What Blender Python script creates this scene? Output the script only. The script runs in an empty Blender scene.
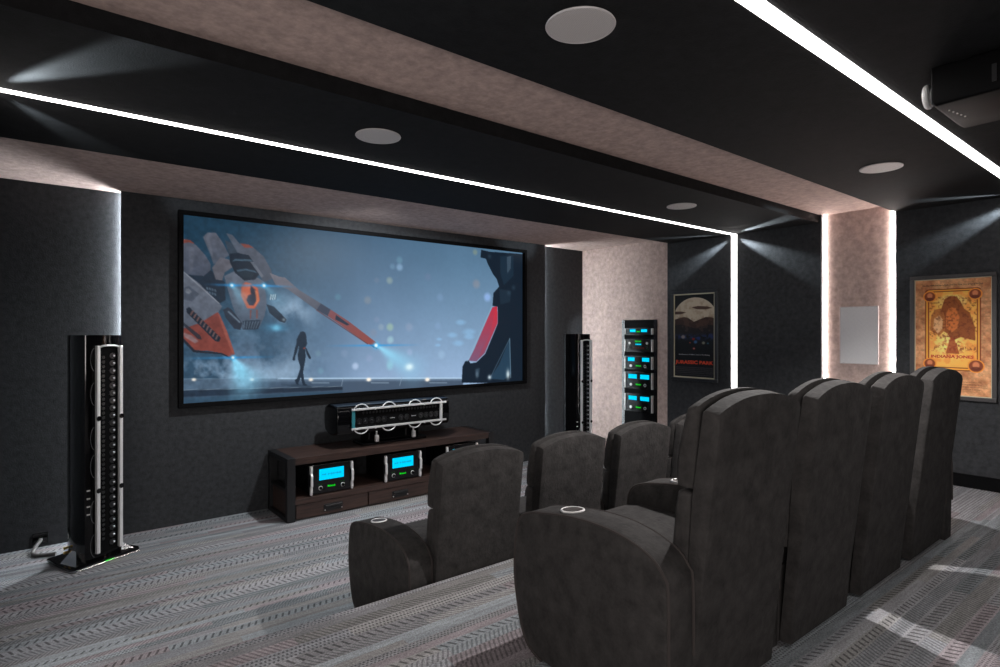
import bpy, bmesh, math, random
import numpy as np
from mathutils import Vector, Matrix, Euler
random.seed(4)
SC = bpy.context.scene
COL = SC.collection
PI = math.pi

# ------------------------------------------------------------------ room numbers (metres, camera height is z = 0)
FLOOR = -1.755      # lower floor
RISER = -1.355      # raised rear platform
RISER_Y = 2.69
CEIL = 1.142        # dark ceiling panels
CEIL_UP = 1.225     # recessed beige bands
FRONT = 6.0         # face of the screen wall panel
FRONT_REC = 6.09    # recessed wall either side
RIGHT = 6.4         # dark right wall panels
RIGHT_REC = 6.47    # beige recessed columns
LEFT = -0.22
REAR = -2.4

# ------------------------------------------------------------------ materials
def lin(c):
    return tuple(((x/255)/12.92 if x/255 <= .04045 else ((x/255+.055)/1.055)**2.4) for x in c)

def mat(name, col, rough=.5, metal=0., spec=.5, var=0., vscale=8., bump=0., bscale=200., coat=0.):
    m = bpy.data.materials.new(name); m.use_nodes = True
    nt = m.node_tree; b = nt.nodes['Principled BSDF']
    b.inputs['Base Color'].default_value = (*col, 1); b.inputs['Roughness'].default_value = rough
    b.inputs['Metallic'].default_value = metal; b.inputs['Specular IOR Level'].default_value = spec
    b.inputs['Coat Weight'].default_value = coat
    tc = nt.nodes.new('ShaderNodeTexCoord')
    if var:
        n = nt.nodes.new('ShaderNodeTexNoise'); n.inputs['Scale'].default_value = vscale
        n.inputs['Detail'].default_value = 8; n.inputs['Roughness'].default_value = .65
        nt.links.new(tc.outputs['Object'], n.inputs['Vector'])
        mr = nt.nodes.new('ShaderNodeMapRange')
        mr.inputs['From Min'].default_value = .3; mr.inputs['From Max'].default_value = .7
        mr.inputs['To Min'].default_value = 1-var; mr.inputs['To Max'].default_value = 1+var
        nt.links.new(n.outputs['Fac'], mr.inputs['Value'])
        vm = nt.nodes.new('ShaderNodeVectorMath'); vm.operation = 'SCALE'
        vm.inputs[0].default_value = col
        nt.links.new(mr.outputs['Result'], vm.inputs['Scale'])
        nt.links.new(vm.outputs['Vector'], b.inputs['Base Color'])
    if bump:
        n2 = nt.nodes.new('ShaderNodeTexNoise'); n2.inputs['Scale'].default_value = bscale
        n2.inputs['Detail'].default_value = 4
        nt.links.new(tc.outputs['Object'], n2.inputs['Vector'])
        bp = nt.nodes.new('ShaderNodeBump'); bp.inputs['Strength'].default_value = bump
        bp.inputs['Distance'].default_value = .004
        nt.links.new(n2.outputs['Fac'], bp.inputs['Height']); nt.links.new(bp.outputs['Normal'], b.inputs['Normal'])
    return m

def emit(name, col, strength):
    m = bpy.data.materials.new(name); m.use_nodes = True
    nt = m.node_tree; nt.nodes.clear()
    e = nt.nodes.new('ShaderNodeEmission'); o = nt.nodes.new('ShaderNodeOutputMaterial')
    e.inputs[0].default_value = (*col, 1); e.inputs[1].default_value = strength
    nt.links.new(e.outputs[0], o.inputs[0]); return m

def paint_mat(name, strength=None, rough=.5, spec=.3):
    m = bpy.data.materials.new(name); m.use_nodes = True
    nt = m.node_tree; b = nt.nodes['Principled BSDF']
    a = nt.nodes.new('ShaderNodeAttribute'); a.attribute_name = 'Picture'
    if strength:
        b.inputs['Base Color'].default_value = (.004, .004, .005, 1); b.inputs['Roughness'].default_value = .6
        b.inputs['Specular IOR Level'].default_value = .1
        nt.links.new(a.outputs['Color'], b.inputs['Emission Color']); b.inputs['Emission Strength'].default_value = strength
    else:
        nt.links.new(a.outputs['Color'], b.inputs['Base Color']); b.inputs['Roughness'].default_value = rough
        b.inputs['Specular IOR Level'].default_value = spec
    return m

def carpet_mat():
    m = bpy.data.materials.new('carpet'); m.use_nodes = True
    nt = m.node_tree; N = nt.nodes; L = nt.links; b = N['Principled BSDF']
    b.inputs['Roughness'].default_value = .95; b.inputs['Specular IOR Level'].default_value = .12
    tc = N.new('ShaderNodeTexCoord'); sp = N.new('ShaderNodeSeparateXYZ'); L.new(tc.outputs['Object'], sp.inputs[0])
    def M(op, a, b_=None, c=None):
        n = N.new('ShaderNodeMath'); n.operation = op
        for i, v in enumerate((a, b_, c)):
            if v is None: continue
            if isinstance(v, (int, float)): n.inputs[i].default_value = v
            else: L.new(v, n.inputs[i])
        return n.outputs[0]
    def WN(v):
        n = N.new('ShaderNodeTexWhiteNoise'); n.noise_dimensions = '1D'; L.new(v, n.inputs['W']); return n.outputs['Value']
    x, y = sp.outputs['X'], sp.outputs['Y']
    # warp the band edges so widths differ from band to band
    yw = M('ADD', y, M('MULTIPLY', M('SINE', M('MULTIPLY', y, 11.3)), .025))
    bc = M('DIVIDE', yw, .056); bi = M('FLOOR', bc); f = M('FRACT', bc)
    # each band is cut into planks along x
    off = M('MULTIPLY', WN(M('ADD', bi, 31.7)), 1.3)
    pi_ = M('FLOOR', M('ADD', M('DIVIDE', x, 1.1), off))
    pid = M('ADD', M('MULTIPLY', bi, 7.13), M('MULTIPLY', pi_, 3.71))
    r1 = WN(bi); r2 = WN(M('ADD', pid, .5)); r3 = WN(M('ADD', pid, 91.3))
    coarse = M('GREATER_THAN', r1, .70); fine = M('MULTIPLY', M('GREATER_THAN', r1, .42), M('SUBTRACT', 1., coarse)); dots = M('MULTIPLY', M('GREATER_THAN', r1, .2), M('LESS_THAN', r1, .42))
    slant = M('MULTIPLY', M('SUBTRACT', M('GREATER_THAN', WN(M('ADD', bi, 5.3)), .5), .5), .06)
    ins = M('MULTIPLY', M('GREATER_THAN', f, .14), M('LESS_THAN', f, .84))
    sc_ = M('FRACT', M('DIVIDE', M('ADD', x, M('MULTIPLY', f, slant)), .040))
    tick_c = M('MULTIPLY', M('MULTIPLY', M('LESS_THAN', sc_, .34), ins), coarse)
    sf = M('FRACT', M('DIVIDE', M('ADD', x, M('MULTIPLY', f, M('MULTIPLY', slant, 1.3))), .025))
    tick_f = M('MULTIPLY', M('LESS_THAN', sf, .42), fine)
    d1 = M('LESS_THAN', M('FRACT', M('DIVIDE', M('ADD', x, M('MULTIPLY', M('FLOOR', M('MULTIPLY', f, 3.)), .009)), .018)), .5)
    d2 = M('LESS_THAN', M('FRACT', M('MULTIPLY', f, 3.)), .55)
    dot = M('MULTIPLY', M('MULTIPLY', d1, d2), dots)
    dark = M('ADD', M('ADD', M('MULTIPLY', tick_c, .62), M('MULTIPLY', tick_f, .42)), M('MULTIPLY', dot, .6))
    # wear and yarn noise
    ns = N.new('ShaderNodeTexNoise'); ns.inputs['Scale'].default_value = 150; ns.inputs['Detail'].default_value = 3
    L.new(tc.outputs['Object'], ns.inputs['Vector'])
    mp = N.new('ShaderNodeMapping'); mp.inputs['Scale'].default_value = (1.2, 14, 1); L.new(tc.outputs['Object'], mp.inputs[0])
    n2 = N.new('ShaderNodeTexNoise'); n2.inputs['Scale'].default_value = 3; n2.inputs['Detail'].default_value = 4
    L.new(mp.outputs[0], n2.inputs['Vector'])
    val = M('MULTIPLY', M('SUBTRACT', 1., dark), M('ADD', .10, M('MULTIPLY', ns.outputs['Fac'], 1.4)))
    val = M('MULTIPLY', val, M('ADD', .50, M('MULTIPLY', n2.outputs['Fac'], .9)))
    val = M('MULTIPLY', val, M('ADD', .74, M('MULTIPLY', r3, .40)))
    cr = N.new('ShaderNodeValToRGB'); cr.color_ramp.interpolation = 'CONSTANT'
    e = cr.color_ramp.elements
    e[0].position = 0; e[0].color = (.36, .355, .37, 1)
    e[1].position = .3; e[1].color = (.37, .325, .34, 1)
    for p, c in ((.5, (.33, .355, .375)), (.7, (.36, .35, .345)), (.86, (.335, .34, .36))):
        q = e.new(p); q.color = (*c, 1)
    L.new(r2, cr.inputs[0])
    vm = N.new('ShaderNodeVectorMath'); vm.operation = 'SCALE'; L.new(cr.outputs[0], vm.inputs[0]); L.new(val, vm.inputs['Scale'])
    L.new(vm.outputs[0], b.inputs['Base Color'])
    bp = N.new('ShaderNodeBump'); bp.inputs['Strength'].default_value = .5; bp.inputs['Distance'].default_value = .004
    L.new(val, bp.inputs['Height']); L.new(bp.outputs[0], b.inputs['Normal'])
    return m

def wood_mat():
    m = bpy.data.materials.new('dark_walnut'); m.use_nodes = True
    nt = m.node_tree; N = nt.nodes; L = nt.links; b = N['Principled BSDF']
    tc = N.new('ShaderNodeTexCoord'); mp = N.new('ShaderNodeMapping'); mp.inputs['Scale'].default_value = (1.5, 18, 18)
    n = N.new('ShaderNodeTexNoise'); n.inputs['Scale'].default_value = 3; n.inputs['Detail'].default_value = 6
    cr = N.new('ShaderNodeValToRGB'); cr.color_ramp.elements[0].position = .3; cr.color_ramp.elements[1].position = .72
    cr.color_ramp.elements[0].color = (.020, .011, .009, 1); cr.color_ramp.elements[1].color = (.058, .031, .024, 1)
    L.new(tc.outputs['Object'], mp.inputs[0]); L.new(mp.outputs[0], n.inputs['Vector']); L.new(n.outputs['Fac'], cr.inputs[0])
    L.new(cr.outputs[0], b.inputs['Base Color']); b.inputs['Roughness'].default_value = .42
    return m

def grille_mat(name, col, scale=220.):
    m = mat(name, col, .55)
    nt = m.node_tree; N = nt.nodes; L = nt.links; b = N['Principled BSDF']
    tc = N.new('ShaderNodeTexCoord'); mp = N.new('ShaderNodeMapping'); mp.inputs['Rotation'].default_value = (0, 0, .6)
    ck = N.new('ShaderNodeTexChecker'); ck.inputs['Scale'].default_value = scale
    ck.inputs['Color1'].default_value = (*col, 1); ck.inputs['Color2'].default_value = (*[c*.72 for c in col], 1)
    L.new(tc.outputs['Object'], mp.inputs[0]); L.new(mp.outputs[0], ck.inputs['Vector']); L.new(ck.outputs['Color'], b.inputs['Base Color'])
    return m

M_ = {}
M_['wall'] = mat('charcoal_suede_wall', (.032, .0335, .0365), .82, spec=.25, var=.36, vscale=22, bump=.5, bscale=90)
M_['ceil'] = mat('black_ceiling_fabric', (.0085, .0088, .0095), .85, spec=.15, var=.35, vscale=18, bump=.4, bscale=120)
M_['beige'] = mat('taupe_plaster', (.46, .35, .315), .85, spec=.15, var=.26, vscale=20, bump=.6, bscale=60)
M_['carpet'] = carpet_mat()
M_['suede'] = mat('charcoal_suede_upholstery', (.034, .0315, .0305), .88, spec=.2, var=.40, vscale=16, bump=.7, bscale=55)
M_['piping'] = mat('upholstery_piping', (.045, .038, .036), .8, spec=.2)
M_['wood'] = wood_mat()
M_['blackmetal'] = mat('black_powder_coat', (.006, .006, .007), .45)
M_['gloss'] = mat('piano_black', (.002, .002, .0025), .10, spec=.35, coat=.0)
M_['glass'] = mat('black_glass_panel', (.003, .003, .0035), .22, spec=.4)
M_['matte'] = mat('matt_black', (.0022, .0022, .0026), .75, spec=.1)
M_['cone'] = mat('driver_cone', (.006, .006, .007), .28, spec=.7)
M_['dome'] = mat('driver_dome', (.75, .75, .78), .3, metal=.7)
M_['silver'] = mat('brushed_aluminium', (.88, .87, .87), .35, metal=.55)
M_['satin'] = mat('satin_nickel', (.78, .76, .75), .4, metal=.45)
M_['chrome'] = mat('polished_steel', (.75, .75, .76), .15, metal=1.)
M_['frame_dark'] = mat('dark_picture_frame', (.014, .014, .016), .35)
M_['frame_grey'] = mat('grey_picture_frame', (.055, .052, .052), .35)
M_['mat_cream'] = mat('cream_mat_board', (.55, .50, .36), .7)
M_['grille'] = grille_mat('grey_speaker_grille', (.58, .55, .54))
M_['grille_wall'] = grille_mat('white_perforated_grille', (.85, .85, .86), 160)
M_['lens_white'] = mat('white_lens_barrel', (.92, .91, .90), .35)
M_['projector'] = mat('projector_shell', (.0012, .0012, .0014), .6, spec=.1)
M_['trimring'] = mat('pale_grille_ring', (.55, .52, .52), .5)
M_['cup'] = mat('cup_holder_well', (.035, .028, .026), .5)
M_['led'] = emit('led_white', (1, .955, .93), 13)
M_['led_side'] = emit('led_warm_edge', (1, .88, .84), 46)
M_['led_cool'] = emit('led_cool_edge', (.88, .95, 1), 150)
M_['led_cool_low'] = emit('led_cool_edge_low', (.86, .95, 1), 90)
M_['cyan'] = emit('cyan_display', lin((0, 205, 255)), 1.15)
M_['cyan_dim'] = emit('cyan_trace', lin((20, 150, 190)), 1.0)
M_['green'] = emit('green_lettering', lin((20, 235, 40)), 1.0)
M_['green_dim'] = emit('dim_green_lamp', lin((10, 120, 25)), .8)
M_['red_dim'] = emit('dim_red_mark', lin((120, 40, 30)), .8)
M_['picture'] = paint_mat('projected_picture', 1.0)
M_['print'] = paint_mat('printed_poster')
M_['ink_orange'] = mat('orange_ink', lin((225, 72, 28)), .5)
M_['ink_white'] = mat('white_ink', (.5, .5, .5), .5)
M_['ink_grey'] = mat('grey_ink', (.16, .16, .17), .5)
M_['ink_black'] = mat('black_ink', (.02, .015, .012), .5)
M_['ink_red'] = mat('red_ink', lin((205, 40, 25)), .5)
M_['teal'] = mat('teal_end_plate', (.03, .17, .20), .3)
M_['brass'] = mat('brass_terminal', (.8, .5, .12), .3, metal=1.)
M_['braid'] = mat('braided_grey_cable', (.13, .125, .12), .5, metal=.3, var=.4, vscale=120)
M_['ring'] = mat('thin_ring', (.25, .25, .26), .4, metal=.5)
M_['lens'] = mat('lens_glass', (.01, .01, .015), .03, spec=.8)

# ------------------------------------------------------------------ mesh helpers
def link(name, bm, m, parent=None, smooth=False, mats=None):
    me = bpy.data.meshes.new(name)
    bm.normal_update(); bm.to_mesh(me); bm.free()
    o = bpy.data.objects.new(name, me); COL.objects.link(o)
    for k in (mats or [m]): me.materials.append(k)
    if smooth:
        for p in me.polygons: p.use_smooth = True
        if hasattr(me, 'set_sharp_from_angle'): me.set_sharp_from_angle(angle=math.radians(38))
    if parent is not None: o.parent = parent
    return o

def merge(bm, other):
    me = bpy.data.meshes.new('t'); other.to_mesh(me); other.free(); bm.from_mesh(me); bpy.data.meshes.remove(me)

def box(bm, lo, hi, bev=0., seg=2):
    b = bmesh.new(); bmesh.ops.create_cube(b, size=1)
    c = [(lo[i]+hi[i])/2 for i in range(3)]; s = [abs(hi[i]-lo[i]) for i in range(3)]
    for v in b.verts: v.co = Vector((v.co.x*s[0]+c[0], v.co.y*s[1]+c[1], v.co.z*s[2]+c[2]))
    if bev: bmesh.ops.bevel(b, geom=list(b.edges), offset=min(bev, min(s)*.45), segments=seg, profile=.5, affect='EDGES')
    merge(bm, b)

def cyl(bm, c, r, h, axis='z', seg=24, r2=None, bev=0.):
    b = bmesh.new(); bmesh.ops.create_cone(b, cap_ends=True, segments=seg, radius1=r, radius2=r if r2 is None else r2, depth=h)
    if bev: bmesh.ops.bevel(b, geom=[e for e in b.edges if len(e.link_faces) == 2 and any(len(f.verts) > 4 for f in e.link_faces)], offset=bev, segments=2, affect='EDGES')
    R = {'z': Matrix.Identity(3), 'x': Euler((0, PI/2, 0)).to_matrix(), 'y': Euler((PI/2, 0, 0)).to_matrix()}[axis]
    for v in b.verts: v.co = R @ v.co + Vector(c)
    merge(bm, b)

def torus(bm, c, R, r, axis='z', seg=40, rs=8, a0=0., a1=2*PI, tilt=None):
    full = abs(a1-a0-2*PI) < 1e-4; n = seg if full else seg+1
    rings = []
    for i in range(n):
        a = a0+(a1-a0)*i/seg; row = []
        for j in range(rs):
            t = 2*PI*j/rs; p = Vector(((R+r*math.cos(t))*math.cos(a), (R+r*math.cos(t))*math.sin(a), r*math.sin(t)))
            if axis == 'y': p = Vector((p.x, -p.z, p.y))
            if axis == 'x': p = Vector((-p.z, -p.x, p.y))
            if tilt is not None: p = tilt @ p
            row.append(bm.verts.new(p+Vector(c)))
        rings.append(row)
    for i in range(seg):
        A, B = rings[i], rings[(i+1) % n]
        for j in range(rs): bm.faces.new((A[j], B[j], B[(j+1) % rs], A[(j+1) % rs]))

def tube(bm, pts, r, rs=8, cap=True):
    pts = [Vector(p) for p in pts]; rings = []; up = Vector((0, 0, 1)); prev = None
    for i, p in enumerate(pts):
        t = (pts[min(i+1, len(pts)-1)]-pts[max(i-1, 0)]).normalized()
        if prev is None:
            u = t.cross(up) if abs(t.dot(up)) < .95 else t.cross(Vector((1, 0, 0)))
        else: u = prev-t*prev.dot(t)
        u.normalize(); prev = u; w = t.cross(u)
        rings.append([bm.verts.new(p+(u*math.cos(2*PI*k/rs)+w*math.sin(2*PI*k/rs))*r) for k in range(rs)])
    for A, B in zip(rings, rings[1:]):
        for k in range(rs): bm.faces.new((A[k], A[(k+1) % rs], B[(k+1) % rs], B[k]))
    if cap: bm.faces.new(rings[0][::-1]); bm.faces.new(rings[-1])

def smooth_path(P, n=8):
    P = [Vector(p) for p in P]; Q = [P[0]*2-P[1]]+P+[P[-1]*2-P[-2]]; out = []
    for i in range(1, len(Q)-2):
        for k in range(n):
            t = k/n; a, b, c, d = Q[i-1], Q[i], Q[i+1], Q[i+2]
            out.append(.5*((2*b)+(-a+c)*t+(2*a-5*b+4*c-d)*t*t+(-a+3*b-3*c+d)*t**3))
    out.append(P[-1]); return out

def prism_x(bm, prof, x0, x1, bev=0., seg=3, crown=None, nx=1):
    """profile in (y, z) carried along x; crown(x) lifts the points marked by z above crown[1]"""
    b = bmesh.new(); rows = []
    for i in range(nx+1):
        x = x0+(x1-x0)*i/nx
        rows.append([b.verts.new((x, y, z+(crown[0](x)*max(0, min(1, (z-crown[1])/crown[2])) if crown else 0))) for y, z in prof])
    n = len(prof)
    for A, B in zip(rows, rows[1:]):
        for k in range(n): b.faces.new((A[k], B[k], B[(k+1) % n], A[(k+1) % n]))
    f0 = b.faces.new(rows[0]); f1 = b.faces.new(rows[-1][::-1])
    bmesh.ops.recalc_face_normals(b, faces=list(b.faces))
    if bev:
        ed = [e for e in b.edges if any(f in (f0, f1) for f in e.link_faces)]
        bmesh.ops.bevel(b, geom=ed, offset=bev, segments=seg, profile=.5, affect='EDGES')
    merge(bm, b)

def prism_z(bm, plan, z0, z1, bev=0.):
    b = bmesh.new(); A = [b.verts.new((x, y, z0)) for x, y in plan]; B = [b.verts.new((x, y, z1)) for x, y in plan]; n = len(plan)
    for k in range(n): b.faces.new((A[k], A[(k+1) % n], B[(k+1) % n], B[k]))
    b.faces.new(A[::-1]); b.faces.new(B); bmesh.ops.recalc_face_normals(b, faces=list(b.faces))
    if bev: bmesh.ops.bevel(b, geom=[e for e in b.edges if abs(e.verts[0].co.z-e.verts[1].co.z) < 1e-6], offset=bev, segments=2, affect='EDGES')
    merge(bm, b)

def empty(name, loc, rz=0., label=None, cat=None, group=None, s=1.):
    o = bpy.data.objects.new(name, None); COL.objects.link(o); o.location = loc; o.rotation_euler = (0, 0, rz); o.scale = (1, 1, 1) if isinstance(s, tuple) else (s, s, s)
    if isinstance(s, tuple): o.scale = s
    o.empty_display_size = .1
    tag(o, label, cat, group); return o

def tag(o, label=None, cat=None, group=None, kind=None):
    if label: o['label'] = label
    if cat: o['category'] = cat
    if group: o['group'] = group
    if kind: o['kind'] = kind
    return o

def kids(o): return [c for c in COL.objects if c.parent is o]
def copy_tree(o, parent=None):
    ch = kids(o); c = o.copy(); COL.objects.link(c)
    if parent is not None: c.parent = parent
    for k in ch: copy_tree(k, c)
    return c

ROT_RIGHT = Matrix(((0, 0, -1), (-1, 0, 0), (0, 1, 0)))      # text on the right wall: runs towards -y, faces -x
ROT_FRONT = Matrix(((1, 0, 0), (0, 0, -1), (0, 1, 0)))       # faces -y
def text_mesh(name, s, m, width, height, loc, rot, parent, depth=.0006, bold=0.):
    cu = bpy.data.curves.new(name, 'FONT'); cu.body = s; cu.extrude = depth; cu.offset = bold
    cu.align_x = 'CENTER'; cu.align_y = 'CENTER'; cu.resolution_u = 2
    t = bpy.data.objects.new(name, cu); COL.objects.link(t)
    bpy.context.view_layer.update()
    me = bpy.data.meshes.new_from_object(t.evaluated_get(bpy.context.evaluated_depsgraph_get()))
    bpy.data.objects.remove(t); bpy.data.curves.remove(cu)
    co = np.array([v.co[:] for v in me.vertices]); mn, mx = co.min(0), co.max(0)
    sx = width/(mx[0]-mn[0]); sy = height/(mx[1]-mn[1]); c = (mn+mx)/2
    for v in me.vertices:
        p = Vector(((v.co.x-c[0])*sx, (v.co.y-c[1])*sy, v.co.z)); v.co = rot @ p + Vector(loc)
    me.name = name; me.materials.clear(); me.materials.append(m)
    o = bpy.data.objects.new(name, me); COL.objects.link(o); o.parent = parent
    return o

# ------------------------------------------------------------------ painting onto a fine mesh (colours live in the mesh itself)
class Canvas:
    def __init__(s, w, h, asp):
        s.w, s.h, s.asp = w, h, asp
        u = (np.arange(w+1))/w; v = (np.arange(h+1))/h
        s.U, s.V = np.meshgrid(u, v); s.C = np.zeros((h+1, w+1, 3))
    def poly_mask(s, pts, soft=0):
        pts = np.array(pts, float); n = len(pts); acc = np.zeros_like(s.U)
        du, dv = 1/s.w, 1/s.h
        for ox, oy in ((-.25, -.25), (.25, -.25), (-.25, .25), (.25, .25)):
            X = s.U+ox*du; Y = s.V+oy*dv; ins = np.zeros(X.shape, bool)
            for i in range(n):
                x1, y1 = pts[i]; x2, y2 = pts[(i+1) % n]
                if y1 == y2: continue
                c = ((y1 > Y) != (y2 > Y)) & (X < (x2-x1)*(Y-y1)/(y2-y1)+x1); ins ^= c
            acc += ins
        acc /= 4
        for _ in range(int(soft)):
            p = np.pad(acc, 1, mode='edge'); acc = (p[1:-1, 1:-1]*4+p[:-2, 1:-1]+p[2:, 1:-1]+p[1:-1, :-2]+p[1:-1, 2:])/8
        return acc
    def over(s, m, col): s.C += (np.asarray(col, float)-s.C)*m[..., None]
    def poly(s, pts, col, a=1., soft=0, col2=None):
        m = s.poly_mask(pts, soft)*a
        if col2 is not None:
            ys = [p[1] for p in pts]; t = np.clip((s.V-min(ys))/(max(ys)-min(ys)+1e-9), 0, 1)[..., None]
            s.C += (np.array(col2)*(1-t)+np.array(col)*t-s.C)*m[..., None]
        else: s.over(m, col)
    def ell(s, c, rx, ry, col, a=1., soft=.0):
        d = np.sqrt(((s.U-c[0])/rx)**2+((s.V-c[1])/ry)**2); k = max(soft, .6/s.w/rx)
        s.over(np.clip((1-d)/k+.5, 0, 1)*a, col)
    def glow(s, c, r, col, g, asp=1.):
        d2 = ((s.U-c[0])/r)**2+((s.V-c[1])/(r*s.asp*asp))**2
        m = np.clip(np.exp(-d2*1.6)*abs(g), 0, 1); s.over(m, col)
    def disc(s, c, r, col, g, asp=1.):
        d = np.sqrt(((s.U-c[0])/r)**2+((s.V-c[1])/(r*s.asp*asp))**2)
        s.over(np.clip((1.3-d)/.8, 0, 1)*np.clip(g, 0, 1), col)
    def line(s, a, b, w, col, al=1.):
        A = np.array(a)*(1, 1/s.asp); B = np.array(b)*(1, 1/s.asp); d = B-A; L2 = (d**2).sum()+1e-12
        px, py = s.U-A[0], s.V/s.asp-A[1]; t = np.clip((px*d[0]+py*d[1])/L2, 0, 1)
        dist = np.hypot(px-t*d[0], py-t*d[1]); s.over(np.clip(1.3-dist/(w*.6), 0, 1)*al, col)
    def beam(s, a, b, w0, w1, col, g):
        A = np.array(a)*(1, 1/s.asp); B = np.array(b)*(1, 1/s.asp); d = B-A; L = np.hypot(*d); d /= L
        px, py = s.U-A[0], s.V/s.asp-A[1]; t = (px*d[0]+py*d[1])/L; q = np.abs(-px*d[1]+py*d[0])
        w = w0+(w1-w0)*np.clip(t, 0, 2); m = np.exp(-(q/w)**2*2)*np.clip(t*20, 0, 1)*np.clip(1.25-t, 0, 1)
        s.over(np.clip(m*g*1.3, 0, 1), col)
    def flare(s, c, hw, sl, col):
        y0 = c[1]+(s.U-c[0])*sl; m = np.exp(-((s.V-y0)/.0065)**2)*np.clip(1-np.abs(s.U-c[0])/hw, 0, 1)**1.3*.85
        s.over(m, col)
def vnoise(U, V, sc, seed, octv=5):
    rng = np.random.RandomState(seed); out = 0; amp = 1; tot = 0
    for o in range(octv):
        g = rng.rand(260, 260); x = U*sc; y = V*sc; xi = x.astype(int) % 259; yi = y.astype(int) % 259
        fx = x-np.floor(x); fy = y-np.floor(y); fx = fx*fx*(3-2*fx); fy = fy*fy*(3-2*fy)
        out = out+amp*(g[yi, xi]*(1-fx)*(1-fy)+g[yi, xi+1]*fx*(1-fy)+g[yi+1, xi]*(1-fx)*fy+g[yi+1, xi+1]*fx*fy)
        tot += amp; amp *= .55; sc = sc*2
    return out/tot

def painted_panel(name, cv, m, origin, du, dv, parent):
    """grid mesh: origin = top left, du / dv span the panel"""
    w, h = cv.w, cv.h; O, DU, DV = (np.array(x, float) for x in (origin, du, dv))
    co = O+cv.U[..., None]*DU+cv.V[..., None]*DV
    idx = np.arange((w+1)*(h+1)).reshape(h+1, w+1)
    q = np.stack([idx[:-1, :-1], idx[1:, :-1], idx[1:, 1:], idx[:-1, 1:]], -1).reshape(-1, 4)
    me = bpy.data.meshes.new(name); me.from_pydata(co.reshape(-1, 3).tolist(), [], q.tolist())
    ca = me.color_attributes.new('Picture', 'FLOAT_COLOR', 'POINT')
    c = np.clip(cv.C/255, 0, 1.0); c = np.where(c <= .04045, c/12.92, ((c+.055)/1.055)**2.4)
    rgba = np.ones(((w+1)*(h+1), 4), np.float32); rgba[:, :3] = c.reshape(-1, 3); ca.data.foreach_set('color', rgba.ravel())
    me.materials.append(m); o = bpy.data.objects.new(name, me); COL.objects.link(o); o.parent = parent; return o
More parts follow.
